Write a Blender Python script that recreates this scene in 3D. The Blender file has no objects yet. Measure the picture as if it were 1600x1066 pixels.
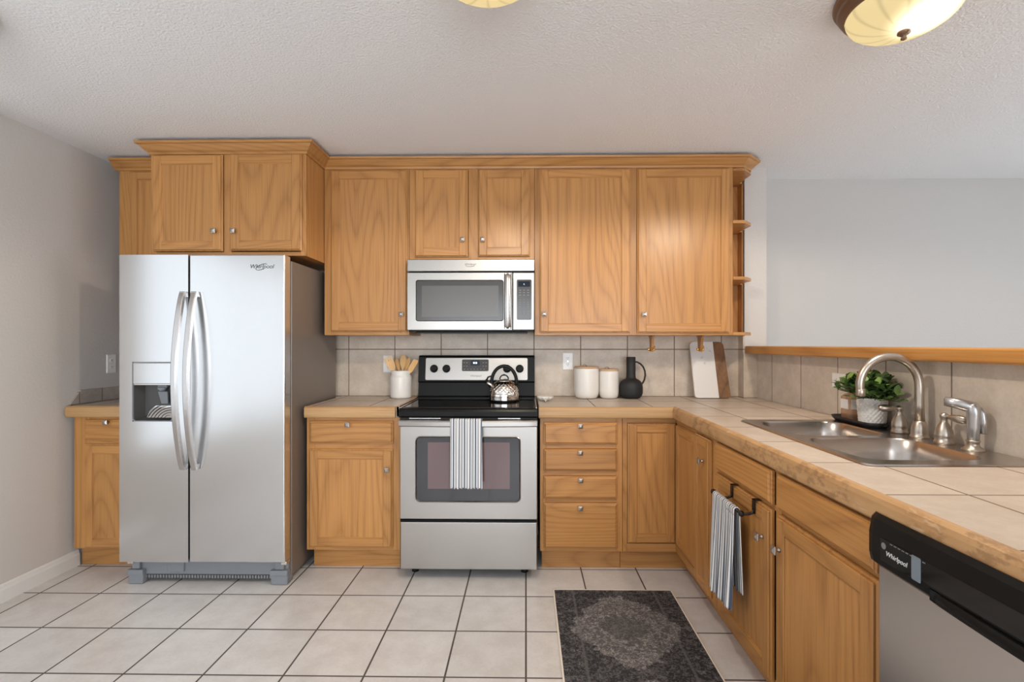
import bpy, bmesh, math, random
from mathutils import Vector, Matrix
random.seed(7)
S = bpy.context.scene
COL = S.collection
PI = math.pi

# ------------------------------------------------------------------ camera
cam_data = bpy.data.cameras.new('camera')
cam = bpy.data.objects.new('camera', cam_data)
COL.objects.link(cam)
cam.location = (0, 0, 1.27)
cam.rotation_euler = (PI / 2, 0, 0.015)
cam_data.sensor_fit = 'HORIZONTAL'
cam_data.sensor_width = 36
cam_data.lens = 787 / 1600 * 36
cam_data.shift_x = -10 / 1600
cam_data.shift_y = 5 / 1600
cam_data.clip_start = 0.02
S.camera = cam

# ------------------------------------------------------------------ sky and exposure
S.view_settings.view_transform = 'Standard'
S.view_settings.look = 'None'
S.view_settings.gamma = 1
S.view_settings.use_curve_mapping = False
S.view_settings.exposure = 0.34
W = bpy.data.worlds.new('sky'); S.world = W
W.use_nodes = True
bg = W.node_tree.nodes['Background']
bg.inputs[0].default_value = (0.88, 0.94, 1.0, 1)
SKY_DIM, SKY_BRIGHT = 1.15, 6.0          # overcast sky, brighter on the side behind the viewer
_n = W.node_tree.nodes
_tc = _n.new('ShaderNodeTexCoord'); _sp = _n.new('ShaderNodeSeparateXYZ'); _mr = _n.new('ShaderNodeMapRange')
W.node_tree.links.new(_tc.outputs['Generated'], _sp.inputs[0]); W.node_tree.links.new(_sp.outputs[0], _mr.inputs[0])
_mr.inputs[1].default_value = -.34; _mr.inputs[2].default_value = -.06
_mr.inputs[3].default_value = SKY_DIM; _mr.inputs[4].default_value = SKY_BRIGHT
W.node_tree.links.new(_mr.outputs[0], bg.inputs[1])
LAMP_W = 30.0
LAMP_COL = (1.0, 0.87, 0.70)

CEIL = 2.398
XL, XR = -2.58, 4.6          # left wall, right wall of the open dining area
YB, YD, YR = 3.345, 3.475, -2.6   # tiled kitchen wall, dining wall, wall behind the viewer
CT = 0.925                   # worktop height

def portal(loc, rot, sx, sy):
    d = bpy.data.lights.new('window_portal', 'AREA'); d.shape = 'RECTANGLE'; d.size = sx; d.size_y = sy
    d.cycles.is_portal = True
    o = bpy.data.objects.new('window_portal', d); COL.objects.link(o); o.location = loc; o.rotation_euler = rot
WIN_L = (-0.75, 1.85, 0.50, 2.12)     # opening in the left wall: y0,y1,z0,z1
WIN_R = (-1.9, 2.3, 0.45, 2.12)       # unseen window added for daylight, in the wall behind the viewer: x0,x1,z0,z1
WIN_D = (0.2, 2.4, 0.85, 2.12)        # unseen window added to brighten the room, in the right-hand wall: y0,y1,z0,z1
portal((XL - .05, (WIN_L[0]+WIN_L[1])/2, (WIN_L[2]+WIN_L[3])/2), (0, -PI/2, 0), WIN_L[3]-WIN_L[2], WIN_L[1]-WIN_L[0])
portal(((WIN_R[0]+WIN_R[1])/2, YR - .05, (WIN_R[2]+WIN_R[3])/2), (PI/2, 0, 0), WIN_R[1]-WIN_R[0], WIN_R[3]-WIN_R[2])
portal((XR + .05, (WIN_D[0]+WIN_D[1])/2, (WIN_D[2]+WIN_D[3])/2), (0, PI/2, 0), WIN_D[3]-WIN_D[2], WIN_D[1]-WIN_D[0])

# ------------------------------------------------------------------ mesh building helpers
class MB:
    """Collects shapes in world coordinates; build() links them as one mesh object."""
    def __init__(self, T=None):
        self.v = []; self.f = []; self.T = T
    def add(self, verts, faces, m=0, smooth=False):
        n = len(self.v)
        for p in verts:
            p = tuple(p)
            self.v.append(self.T(*p) if self.T else p)
        for f in faces:
            self.f.append(([i + n for i in f], m, smooth))
        return self
    def addbm(self, bm, m=0, smooth=False):
        bm.verts.index_update()
        self.add([v.co[:] for v in bm.verts], [[v.index for v in f.verts] for f in bm.faces], m, smooth)
        bm.free(); return self
    def box(self, x0, x1, y0, y1, z0, z1, m=0, bev=0.0, seg=2):
        bm = bmesh.new()
        bmesh.ops.create_cube(bm, size=1)
        for v in bm.verts:
            v.co = ((x0+x1)/2 + v.co.x*(x1-x0), (y0+y1)/2 + v.co.y*(y1-y0), (z0+z1)/2 + v.co.z*(z1-z0))
        if bev:
            bmesh.ops.bevel(bm, geom=list(bm.edges), offset=bev, segments=seg, affect='EDGES', profile=0.5)
        return self.addbm(bm, m, False)
    def frustum(self, u0, u1, w0, w1, d0, d1, d2, ins, m=0):
        """A slab in (u,d,w) with a sloping routed edge: full size from d0 to d1, inset by ins at d2."""
        L = []
        for d, i in ((d0, 0), (d1, 0), (d2, ins)):
            L += [(u0+i, d, w0+i), (u1-i, d, w0+i), (u1-i, d, w1-i), (u0+i, d, w1-i)]
        F = [[0, 1, 2, 3], [8, 9, 10, 11]]
        for k in (0, 4):
            for j in range(4):
                F.append([k+j, k+(j+1) % 4, k+4+(j+1) % 4, k+4+j])
        return self.add(L, F, m)
    def loft(self, rings, m=0, smooth=True, cap0=True, cap1=True, closed=True):
        n = len(rings[0]); V = [p for r in rings for p in r]; F = []
        for i in range(len(rings)-1):
            for j in range(n if closed else n-1):
                a, b = i*n+j, i*n+(j+1) % n
                F.append([a, b, b+n, a+n])
        base = len(self.v)
        self.add(V, F, m, smooth)
        if cap0: self.f.append(([base+j for j in range(n)], m, False))
        if cap1: self.f.append(([base+(len(rings)-1)*n+j for j in range(n)], m, False))
        return self
    def lathe(self, c, prof, n=32, m=0, axis='z', caps=True, smooth=True, sx=1.0, sy=1.0, fn=None):
        rings = []
        for k, (r, h) in enumerate(prof):
            ring = []
            for j in range(n):
                a = 2*PI*j/n
                rr = max(r, 1e-5)
                if fn: rr = fn(rr, h, a)
                x, y = rr*math.cos(a)*sx, rr*math.sin(a)*sy
                if axis == 'z': p = (c[0]+x, c[1]+y, c[2]+h)
                elif axis == 'y': p = (c[0]+x, c[1]-h, c[2]+y)
                else: p = (c[0]-h, c[1]+x, c[2]+y)
                ring.append(p)
            rings.append(ring)
        return self.loft(rings, m, smooth, caps, caps)
    def tube(self, pts, r, n=12, m=0, caps=True, flat=None):
        """Round (or flat=(w,h) rectangular) bar along a path."""
        pts = [Vector(p) for p in pts]
        rs = r if isinstance(r, (list, tuple)) else [r]*len(pts)
        rings = []; up = None
        for i, p in enumerate(pts):
            t = (pts[min(i+1, len(pts)-1)] - pts[max(i-1, 0)]).normalized()
            if up is None:
                up = Vector((0, 0, 1)) if abs(t.z) < .9 else Vector((1, 0, 0))
            up = (up - t*up.dot(t)).normalized(); s = t.cross(up)
            rings.append([p + (s*math.cos(2*PI*j/n) + up*math.sin(2*PI*j/n))*max(rs[i], 1e-5) for j in range(n)])
        return self.loft(rings, m, True, caps, caps)
    def ball(self, c, r, m=0, n=16, sc=(1, 1, 1)):
        rings = []
        for i in range(1, n//2):
            a = PI*i/(n//2)
            rings.append([(c[0]+r*sc[0]*math.sin(a)*math.cos(2*PI*j/n), c[1]+r*sc[1]*math.sin(a)*math.sin(2*PI*j/n), c[2]+r*sc[2]*math.cos(a)) for j in range(n)])
        return self.loft(rings, m, True)
    def prism(self, poly, fn, m=0, smooth=False):
        """poly: 2D outline; fn(a,b,t) -> 3D for t=0 and t=1."""
        n = len(poly)
        V = [fn(a, b, 0) for a, b in poly] + [fn(a, b, 1) for a, b in poly]
        F = [list(range(n)), list(range(n, 2*n))] + [[j, (j+1) % n, n+(j+1) % n, n+j] for j in range(n)]
        return self.add(V, F, m, smooth)
    def build(self, name, mats, parent=None, auto=None):
        me = bpy.data.meshes.new(name)
        off = wloc(parent)
        me.from_pydata([(p[0]-off[0], p[1]-off[1], p[2]-off[2]) for p in self.v], [], [f for f, _, _ in self.f])
        for p, (_, m, s) in zip(me.polygons, self.f):
            p.material_index = m; p.use_smooth = s
        bm = bmesh.new(); bm.from_mesh(me)
        bmesh.ops.recalc_face_normals(bm, faces=bm.faces)
        bm.to_mesh(me); bm.free()
        for mt in (mats if isinstance(mats, (list, tuple)) else [mats]):
            me.materials.append(mt)
        o = bpy.data.objects.new(name, me); COL.objects.link(o)
        if parent: o.parent = parent
        return o

def wloc(o):
    p = Vector((0, 0, 0))
    while o:
        p += o.location; o = o.parent
    return p
def tag(o, label, cat, group=None):
    o['label'] = label; o['category'] = cat
    if group: o['group'] = group
    return o
def thing(name, label, cat, loc=(0, 0, 0), group=None):
    o = bpy.data.objects.new(name, None); COL.objects.link(o)
    o.location = loc; o.empty_display_size = .1
    return tag(o, label, cat, group)
def struct(o):
    o['kind'] = 'structure'; return o
def rrect(x0, x1, y0, y1, r, n=6):
    P = []
    for cx, cy, a0 in ((x1-r, y1-r, 0), (x0+r, y1-r, PI/2), (x0+r, y0+r, PI), (x1-r, y0+r, 1.5*PI)):
        for k in range(n+1):
            a = a0 + PI/2*k/n
            P.append((cx+r*math.cos(a), cy+r*math.sin(a)))
    return P
def text(name, body, size, at, ux, uz, mat, parent, depth=0.0008, shear=0.0, align='CENTER'):
    """Lettering as a mesh part: ux is the reading direction, uz is up."""
    cu = bpy.data.curves.new(name, 'FONT'); cu.body = body; cu.size = size; cu.extrude = depth; cu.shear = shear
    cu.align_x = align; cu.align_y = 'CENTER'
    t = bpy.data.objects.new(name, cu); COL.objects.link(t)
    bpy.context.view_layer.update()
    me = bpy.data.meshes.new_from_object(t.evaluated_get(bpy.context.evaluated_depsgraph_get()))
    bpy.data.objects.remove(t)
    ux, uz = Vector(ux), Vector(uz); un = ux.cross(uz)
    off = Vector(at) - wloc(parent)
    for v in me.vertices:
        v.co = off + ux*v.co.x + uz*v.co.y + un*v.co.z
    me.materials.clear(); me.materials.append(mat)
    o = bpy.data.objects.new(name, me); COL.objects.link(o); o.parent = parent
    return o

# ------------------------------------------------------------------ materials
class NT:
    def __init__(self, name):
        self.m = bpy.data.materials.new(name); self.m.use_nodes = True
        self.t = self.m.node_tree; self.t.nodes.clear()
        self.out = self.t.nodes.new('ShaderNodeOutputMaterial')
    def n(self, typ, **kw):
        nd = self.t.nodes.new('ShaderNode'+typ)
        for k, v in kw.items(): setattr(nd, k, v)
        return nd
    def l(self, a, b): self.t.links.new(a, b)
    def val(self, sock, x):
        if hasattr(x, 'links'): self.l(x, sock)
        else: sock.default_value = x
    def math(self, op, a, b=0.0, c=0.0, clamp=False):
        nd = self.n('Math', operation=op); nd.use_clamp = clamp
        self.val(nd.inputs[0], a); self.val(nd.inputs[1], b); self.val(nd.inputs[2], c)
        return nd.outputs[0]
    def mix(self, f, a, b, blend='MIX'):
        nd = self.n('Mix', data_type='RGBA', blend_type=blend)
        self.val(nd.inputs[0], f)
        self.val(nd.inputs[6], a if hasattr(a, 'links') else (*a, 1)); self.val(nd.inputs[7], b if hasattr(b, 'links') else (*b, 1))
        return nd.outputs[2]
    def coord(self, scale=(1, 1, 1), rnd=0.0):
        tc = self.n('TexCoord'); v = tc.outputs['Object']
        if rnd:
            oi = self.n('ObjectInfo'); cb = self.n('CombineXYZ')
            r = self.math('MULTIPLY', oi.outputs['Random'], rnd)
            for i in range(3): self.l(r, cb.inputs[i])
            va = self.n('VectorMath', operation='ADD'); self.l(v, va.inputs[0]); self.l(cb.outputs[0], va.inputs[1]); v = va.outputs[0]
        mp = self.n('VectorMath', operation='MULTIPLY'); self.l(v, mp.inputs[0]); mp.inputs[1].default_value = scale
        return mp.outputs[0]
    def noise(self, vec, scale, detail=2.0, rough=.5, dist=0.0):
        nd = self.n('TexNoise'); self.l(vec, nd.inputs['Vector'])
        nd.inputs['Scale'].default_value = scale; nd.inputs['Detail'].default_value = detail
        nd.inputs['Roughness'].default_value = rough; nd.inputs['Distortion'].default_value = dist
        return nd.outputs[0]
    def ramp(self, f, a, b):
        nd = self.n('MapRange'); nd.interpolation_type = 'SMOOTHSTEP'; self.val(nd.inputs[0], f)
        nd.inputs[1].default_value = a; nd.inputs[2].default_value = b
        return nd.outputs[0]
    def bsdf(self, col, rough=.5, metal=0.0, spec=.5, bump=None, bs=.1, bd=.002, coat=0.0, **kw):
        p = self.n('BsdfPrincipled')
        self.val(p.inputs['Base Color'], col if hasattr(col, 'links') else (*col, 1))
        self.val(p.inputs['Roughness'], rough); self.val(p.inputs['Metallic'], metal)
        p.inputs['Specular IOR Level'].default_value = spec
        p.inputs['Coat Weight'].default_value = coat
        for k, v in kw.items(): self.val(p.inputs[k.replace('_', ' ')], v)
        if bump is not None:
            b = self.n('Bump'); b.inputs['Strength'].default_value = bs; b.inputs['Distance'].default_value = bd
            self.l(bump, b.inputs['Height']); self.l(b.outputs[0], p.inputs['Normal'])
        self.l(p.outputs[0], self.out.inputs[0]); self.p = p
        return self.m

def oak(name, axis, light=(.55, .268, .084), dark=(.335, .145, .041), rough=.33, bands=34.0):
    t = NT(name)
    sc = [1.0, 1.0, 1.0]; sc[axis] = .13
    v = t.coord(tuple(sc), 9.0)
    n1 = t.noise(v, 2.3, 1.2, .4, .2)
    ph = t.math('FRACT', t.math('MULTIPLY', n1, bands*.95))
    band = t.math('POWER', t.math('SUBTRACT', 1.0, t.math('ABSOLUTE', t.math('SUBTRACT', t.math('MULTIPLY', ph, 2.0), 1.0))), 2.5)                                  # each year ring darkens slowly, then ends sharply
    sf = [1.0, 1.0, 1.0]; sf[axis] = .02
    v2 = t.coord(tuple(sf), 5.0)
    fine = t.ramp(t.noise(v2, 150, 2.5, .65), .44, .66)
    broad = t.noise(v2, 14, 2, .5)
    f = t.math('ADD', t.math('ADD', t.math('MULTIPLY', band, .46), t.math('MULTIPLY', fine, .32)), t.math('MULTIPLY', broad, .30), clamp=True)
    col = t.mix(f, light, dark)
    oi = t.n('ObjectInfo')
    b = t.math('ADD', t.math('MULTIPLY', oi.outputs['Random'], .14), .93)
    hs = t.n('HueSaturation'); t.l(b, hs.inputs['Value']); t.l(col, hs.inputs['Color'])
    return t.bsdf(hs.outputs[0], rough, bump=fine, bs=.12, bd=.0006)
OZ, OX, OY = oak('oak_vertical', 2), oak('oak_along_wall', 0), oak('oak_along_peninsula', 1)
OAKV = [OZ, OX]; OAKP = [OZ, OY]
EDGE_X = oak('counter_edge_oak_along_wall', 0, (.58, .36, .17), (.36, .18, .065), .4, 20)

def worn_edge():
    t = NT('worn_counter_edge_oak')
    v = t.coord((1, .15, 1)); n1 = t.noise(v, 30, 3, .6)
    col = t.mix(n1, (.62, .39, .20), (.42, .22, .085))
    w = t.coord((1, .6, 1)); wear = t.ramp(t.noise(w, 30, 5, .7), .46, .60)
    big = t.ramp(t.noise(t.coord((1, 1, 1)), 4, 2, .5), .34, .55)
    col = t.mix(t.math('MULTIPLY', t.math('MULTIPLY', wear, big), .5), col, (.20, .10, .045))
    scr = t.ramp(t.noise(t.coord((1, .3, 1)), 45, 3, .6), .66, .74)
    col = t.mix(t.math('MULTIPLY', scr, .5), col, (.70, .50, .32))
    return t.bsdf(col, .5)
EDGE_P = worn_edge()

def paint(name, col, bscale, bs, bd=.003, rough=.75):
    t = NT(name)
    n1 = t.noise(t.coord(), bscale, 3, .55)
    return t.bsdf(col, rough, spec=.2, bump=n1, bs=bs, bd=bd)
M_WALL = paint('wall_paint_warm_grey', (.62, .585, .555), 95, .32)
M_DWALL = paint('dining_wall_paint_grey', (.56, .535, .515), 95, .3)
M_CEIL = paint('ceiling_texture_white', (.88, .88, .885), 110, 1.0, .005)
M_TRIM = NT('white_trim_paint').bsdf((.78, .77, .75), .35)

def tile(name, axes, o, s, g, col_a, col_b, grout, rough=.35, mott=18, bs=.5, tint=.05):
    t = NT(name)
    tc = t.n('NewGeometry'); sp = t.n('SeparateXYZ'); t.l(tc.outputs['Position'], sp.inputs[0])
    masks = []; cells = []
    for k in (0, 1):
        q = t.math('DIVIDE', t.math('SUBTRACT', sp.outputs['XYZ'.index(axes[k])], o[k]), s[k])
        fr = t.math('FRACT', q); cells.append(t.math('FLOOR', q))
        d = t.math('MULTIPLY', t.math('MINIMUM', fr, t.math('SUBTRACT', 1.0, fr)), s[k])
        masks.append(t.ramp(d, g/2*.7, g/2*1.3))
    mask = t.math('MULTIPLY', masks[0], masks[1])
    cb = t.n('CombineXYZ'); t.l(cells[0], cb.inputs[0]); t.l(cells[1], cb.inputs[1])
    wn = t.n('TexWhiteNoise'); t.l(cb.outputs[0], wn.inputs['Vector'])
    v = t.coord()
    m1 = t.noise(v, mott, 5, .62); m2 = t.noise(v, mott*9, 2, .5)
    f = t.ramp(t.math('ADD', t.math('MULTIPLY', m1, .75), t.math('MULTIPLY', m2, .25)), .33, .68)
    col = t.mix(f, col_a, col_b)
    hs = t.n('HueSaturation'); t.l(col, hs.inputs['Color'])
    t.l(t.math('ADD', t.math('MULTIPLY', wn.outputs['Value'], tint*2), 1-tint), hs.inputs['Value'])
    c = t.mix(mask, grout, hs.outputs[0])
    rg = t.math('ADD', t.math('MULTIPLY', mask, rough-.8), .8)
    return t.bsdf(c, rg, bump=mask, bs=bs, bd=.0015)
M_FLOOR = tile('floor_tile', 'XY', (0.0, 2.534-.309*20), (.310, .309), .0075, (.61, .575, .55), (.71, .685, .665), (.085, .07, .06), .32, 9)
M_BACK = tile('backsplash_tile_back', 'XZ', (.0535, 1.236), (.309, .312), .006, (.56, .465, .375), (.69, .595, .495), (.20, .15, .11), .4, 11)
M_SIDE = tile('backsplash_tile_half_wall', 'YZ', (1.786, .915), (.322, .322), .006, (.59, .51, .43), (.71, .63, .54), (.22, .17, .13), .4, 11)
M_LOW = tile('backsplash_tile_low', 'YZ', (2.86, .925), (.155, .12), .006, (.36, .315, .275), (.47, .42, .37), (.20, .16, .13), .4, 11)
M_CTOP = tile('worktop_tile', 'XY', (.385, 1.17), (.315, .315), .006, (.54, .445, .36), (.63, .535, .45), (.18, .115, .075), .38, 10)

def steel(name, col=(.62, .61, .60), rough=.26, axis=0, bs=.012, wave=0.0):
    t = NT(name)
    sc = [1.0, 1.0, 1.0]; sc[axis] = .012
    h = t.noise(t.coord(tuple(sc)), 420, 2, .6)
    if wave:
        sw = [1.0, 1.0, 1.0]; sw[axis] = .25
        h2 = t.noise(t.coord(tuple(sw)), 9, 1, .5)
        h = t.math('ADD', t.math('MULTIPLY', h, .12), t.math('MULTIPLY', h2, wave))
    rg = rough
    return t.bsdf(col, rg, 1.0, bump=h if wave else None, bs=bs, bd=.004)
M_FRIDGE = steel('brushed_steel_fridge', (.70, .705, .71), .22, 0, .075, 1.0)
M_STEEL = steel('brushed_steel', (.46, .44, .42), .28, 0)
M_STEELW = steel('brushed_steel_warm', (.385, .365, .34), .30, 0)
M_STEELV = steel('brushed_steel_panel', (.56, .54, .53), .27, 2)
M_SINK = steel('brushed_steel_sink', (.50, .455, .42), .27, 1, .01)
M_NICKEL = NT('brushed_nickel').bsdf((.52, .46, .40), .34, 1.0)
M_KNOB = NT('satin_nickel_knob').bsdf((.46, .42, .385), .38, 1.0)
M_CHROME = NT('polished_steel').bsdf((.78, .74, .70), .09, 1.0)
M_SPRAY = NT('grey_sprayer_finish').bsdf((.50, .50, .51), .28, .85)
M_DKGREY = NT('dark_grey_enamel').bsdf((.215, .18, .155), .36, .25)
M_BASEGREY = NT('grey_base_plastic').bsdf((.22, .235, .255), .5)
M_BLACK = NT('black_plastic').bsdf((.009, .009, .009), .26, spec=.16)
M_BLKGLASS = NT('black_ceramic_glass').bsdf((.008, .008, .008), .07, spec=.4)
M_OVENGLASS = NT('dark_oven_glass').bsdf((.035, .036, .042), .06, coat=.4)
M_OVENIN = NT('tinted_oven_window').bsdf((.15, .095, .10), .08, coat=.4)
M_MWGLASS = NT('dark_grey_microwave_glass').bsdf((.055, .052, .050), .16)
M_MWSCREEN = NT('microwave_mesh_screen').bsdf((.105, .10, .094), .22)
M_DARK = NT('dark_gap').bsdf((.01, .009, .008), .7)
M_WHITE = NT('white_plastic').bsdf((.88, .875, .86), .3)
M_SLOT = NT('dark_slot').bsdf((.06, .055, .05), .5)
M_CER = NT('white_ceramic').bsdf((.80, .77, .73), .28)
M_MATBLK = NT('matte_black_ceramic').bsdf((.014, .014, .015), .62)
M_BRONZE = NT('bronze').bsdf((.20, .115, .07), .36, .4)
M_IRON = NT('dark_bronze_iron').bsdf((.02, .014, .011), .42, .5)
M_BRASS = NT('brass').bsdf((.75, .46, .14), .25, 1.0)
M_GREYTXT = NT('grey_lettering').bsdf((.12, .12, .125), .4, .3)
M_WHTTXT = NT('white_lettering').bsdf((.75, .75, .75), .5)
M_FADED = NT('faded_grey_lettering').bsdf((.20, .20, .20), .5)
M_CREAM = NT('cream_binding').bsdf((.78, .70, .60), .8)
M_SOIL = NT('potting_soil').bsdf((.03, .02, .014), .9)
M_FILM = NT('clear_blue_film_strip').bsdf((.19, .23, .27), .15)
M_LCD = NT('lcd_dark_blue').bsdf((.004, .009, .022), .1)
def emis(name, col, st):
    t = NT(name); e = t.n('Emission'); e.inputs[0].default_value = (*col, 1); e.inputs[1].default_value = st
    t.l(e.outputs[0], t.out.inputs[0]); return t.m
M_DIGIT = emis('lit_clock_digits', (.75, .9, 1), 2.2)
M_BULB = emis('lit_bulb', (1, .86, .62), 9)
def lampglass():
    t = NT('lit_amber_lamp_glass')
    tc = t.n('TexCoord'); sp = t.n('SeparateXYZ'); t.l(tc.outputs['Object'], sp.inputs[0])
    vm = t.n('VectorMath', operation='DISTANCE'); t.l(tc.outputs['Object'], vm.inputs[0]); vm.inputs[1].default_value = (.03, -.05, -.085)
    hot = t.math('SUBTRACT', 1.0, t.ramp(vm.outputs['Value'], .03, .125))
    an = t.math('MULTIPLY', t.math('ARCTAN2', sp.outputs[1], sp.outputs[0]), 6.0)
    rib = t.math('POWER', t.math('ABSOLUTE', t.math('COSINE', an)), 24.0)
    col = t.mix(hot, (1, .78, .39), (1, .94, .78))
    st = t.math('ADD', t.math('MULTIPLY', hot, 1.8), t.math('SUBTRACT', .74, t.math('MULTIPLY', rib, .16)))  # bulb hot spot and rib shading are painted into the glow
    e = t.n('Emission'); t.l(col, e.inputs[0]); t.l(st, e.inputs[1])
    g = t.n('BsdfGlossy'); g.inputs[1].default_value = .3; g.inputs[0].default_value = (.9, .85, .7, 1)
    m2 = t.n('MixShader'); m2.inputs[0].default_value = .08; t.l(e.outputs[0], m2.inputs[1]); t.l(g.outputs[0], m2.inputs[2])
    t.l(m2.outputs[0], t.out.inputs[0]); return t.m
M_LAMPGLASS = lampglass()
def bottleglass():
    t = NT('pale_amber_glass')
    tr = t.n('BsdfTransparent'); tr.inputs[0].default_value = (.93, .80, .68, 1)
    p = t.n('BsdfPrincipled'); p.inputs['Base Color'].default_value = (.62, .40, .26, 1); p.inputs['Roughness'].default_value = .08
    m1 = t.n('MixShader'); m1.inputs[0].default_value = .42; t.l(tr.outputs[0], m1.inputs[1]); t.l(p.outputs[0], m1.inputs[2])
    t.l(m1.outputs[0], t.out.inputs[0]); return t.m
M_BOTTLE = bottleglass()
def marble():
    t = NT('white_marble'); v = t.coord()
    n1 = t.noise(v, 7, 6, .6, 1.2)
    vein = t.math('SUBTRACT', 1.0, t.ramp(t.math('ABSOLUTE', t.math('SUBTRACT', n1, .5)), 0, .035))
    spot = t.ramp(t.noise(v, 16, 2, .5), .62, .72)
    return t.bsdf(t.mix(t.math('MULTIPLY', t.math('MULTIPLY', vein, spot), .75), (.78, .755, .73), (.30, .29, .30)), .3)
M_MARBLE = marble()
M_WALNUT = oak('walnut', 2, (.26, .125, .052), (.10, .042, .017), .45, 22)
M_BEECH = oak('pale_bamboo', 2, (.74, .47, .21), (.60, .34, .13), .5, 12)
M_LID = oak('pale_wood_lid', 0, (.60, .40, .25), (.45, .27, .15), .5, 14)
def leafmat():
    t = NT('green_leaf')
    g = t.n('NewGeometry'); r = g.outputs['Random Per Island']
    col = t.mix(t.math('POWER', r, 1.3), (.022, .055, .018), (.22, .35, .09))
    return t.bsdf(col, .38)
M_LEAF = leafmat()
M_STEM = NT('plant_stem').bsdf((.09, .13, .04), .6)
def stripes(name, axis, period, offs):
    t = NT(name)
    tc = t.n('TexCoord'); sp = t.n('SeparateXYZ'); t.l(tc.outputs['Object'], sp.inputs[0])
    q = t.math('FRACT', t.math('DIVIDE', t.math('ADD', sp.outputs[axis], offs), period))
    fac = None
    for c, w in ((.12, .055), (.30, .030), (.40, .030), (.60, .070), (.78, .025), (.90, .03)):
        d = t.math('ABSOLUTE', t.math('SUBTRACT', q, c))
        s = t.math('SUBTRACT', 1.0, t.ramp(d, w*.8, w*1.1))
        fac = s if fac is None else t.math('MAXIMUM', fac, s)
    wv = t.noise(t.coord(), 700, 1, .5)
    col = t.mix(fac, (.82, .81, .80), (.10, .125, .175))
    return t.bsdf(col, .9, spec=.1, bump=wv, bs=.3, bd=.001)
M_TOWELX = stripes('striped_towel_cloth', 0, .0575, .012)
M_TOWELY = stripes('striped_towel_cloth_sideways', 1, .062, .02)
def rugmat(x0, x1, ytop, rep):
    t = NT('faded_grey_rug')
    tc = t.n('TexCoord'); sp = t.n('SeparateXYZ'); t.l(tc.outputs['Object'], sp.inputs[0])
    hw = (x1-x0)/2
    x = t.math('ABSOLUTE', sp.outputs[0])                      # object origin is on the rug's centre line
    y = t.math('SUBTRACT', t.math('MULTIPLY', t.math('FRACT', t.math('DIVIDE', t.math('SUBTRACT', ytop, sp.outputs[1]), rep)), rep), rep/2)
    ay = t.math('ABSOLUTE', y)
    v = t.coord()
    wob = t.math('MULTIPLY', t.math('SUBTRACT', t.noise(v, 26, 4, .7), .5), .16)
    an = t.math('ARCTAN2', y, sp.outputs[0])
    scal = t.math('MULTIPLY', t.math('SINE', t.math('MULTIPLY', an, 14)), .010)
    r = t.math('ADD', t.math('ADD', t.math('ADD', t.math('MULTIPLY', t.math('POWER', t.math('DIVIDE', x, .245), 1.5), .2), t.math('MULTIPLY', t.math('POWER', t.math('DIVIDE', ay, .285), 1.25), .2)), wob), scal)
    med = t.math('SUBTRACT', 1.0, t.ramp(r, .185, .205))
    inner = t.math('SUBTRACT', 1.0, t.ramp(r, .05, .075))
    ring = t.math('SUBTRACT', 1.0, t.ramp(t.math('ABSOLUTE', t.math('SUBTRACT', r, .125)), .004, .014))
    border = t.ramp(x, hw-.105, hw-.098)
    bl = t.math('SUBTRACT', 1.0, t.ramp(t.math('ABSOLUTE', t.math('SUBTRACT', x, hw-.10)), .003, .008))
    flow = t.ramp(t.noise(v, 62, 4, .65, 1.4), .47, .57)
    fl2 = t.ramp(t.noise(v, 150, 3, .7), .45, .6)
    bx = t.math('MULTIPLY', t.math('SINE', t.math('MULTIPLY', sp.outputs[1], 75)), t.math('SINE', t.math('MULTIPLY', sp.outputs[0], 60)))
    base = t.mix(flow, (.040, .038, .041), (.125, .118, .12))
    base = t.mix(t.math('MULTIPLY', t.math('MULTIPLY', t.ramp(bx, .1, .9), flow), border), base, (.17, .165, .17))
    mcol = t.mix(flow, (.13, .12, .12), (.30, .28, .275))
    c = t.mix(med, base, mcol)
    c = t.mix(t.math('MULTIPLY', inner, .6), c, (.06, .058, .06))
    c = t.mix(t.math('MULTIPLY', t.math('MULTIPLY', ring, med), .45), c, (.06, .058, .06))
    c = t.mix(t.math('MULTIPLY', bl, .6), c, (.16, .155, .155))
    c = t.mix(t.math('MULTIPLY', fl2, .35), c, (.035, .034, .037))
    worn = t.ramp(t.noise(t.coord((.3, 1, 1)), 30, 3, .6), .56, .7)
    c = t.mix(t.math('MULTIPLY', worn, .3), c, (.19, .18, .18))
    return t.bsdf(c, .95, spec=.05, bump=t.noise(v, 500, 2, .5), bs=.4, bd=.002)

# ================================================================== THE ROOM
def wall(name, boxes, mat):
    b = MB()
    for q in boxes: b.box(*q)
    return struct(b.build(name, mat))
wall('floor', [(XL-.2, XR+.2, YR-.2, YD+.2, -.08, 0)], M_FLOOR)
wall('ceiling', [(XL-.2, XR+.2, YR-.2, YD+.2, CEIL, CEIL+.1)], M_CEIL)
y0, y1, z0, z1 = WIN_L
wall('wall_left', [(XL-.12, XL, YR-.1, y0, 0, CEIL), (XL-.12, XL, y1, YD+.1, 0, CEIL), (XL-.12, XL, y0, y1, 0, z0), (XL-.12, XL, y0, y1, z1, CEIL)], M_WALL)
wall('wall_back', [(XL, 1.55, YB+.01, YD+.1, 0, CEIL)], M_WALL)
wall('wall_stub', [(1.41, 1.55, 3.27, YB+.01, 0, CEIL)], M_WALL)
wall('wall_dining', [(1.55, XR, YD, YD+.1, 0, CEIL)], M_DWALL)
y0, y1, z0, z1 = WIN_D
wall('wall_right', [(XR, XR+.12, YR-.1, y0, 0, CEIL), (XR, XR+.12, y1, YD+.1, 0, CEIL), (XR, XR+.12, y0, y1, 0, z0), (XR, XR+.12, y0, y1, z1, CEIL)], M_DWALL)
x0, x1, z0, z1 = WIN_R
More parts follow.
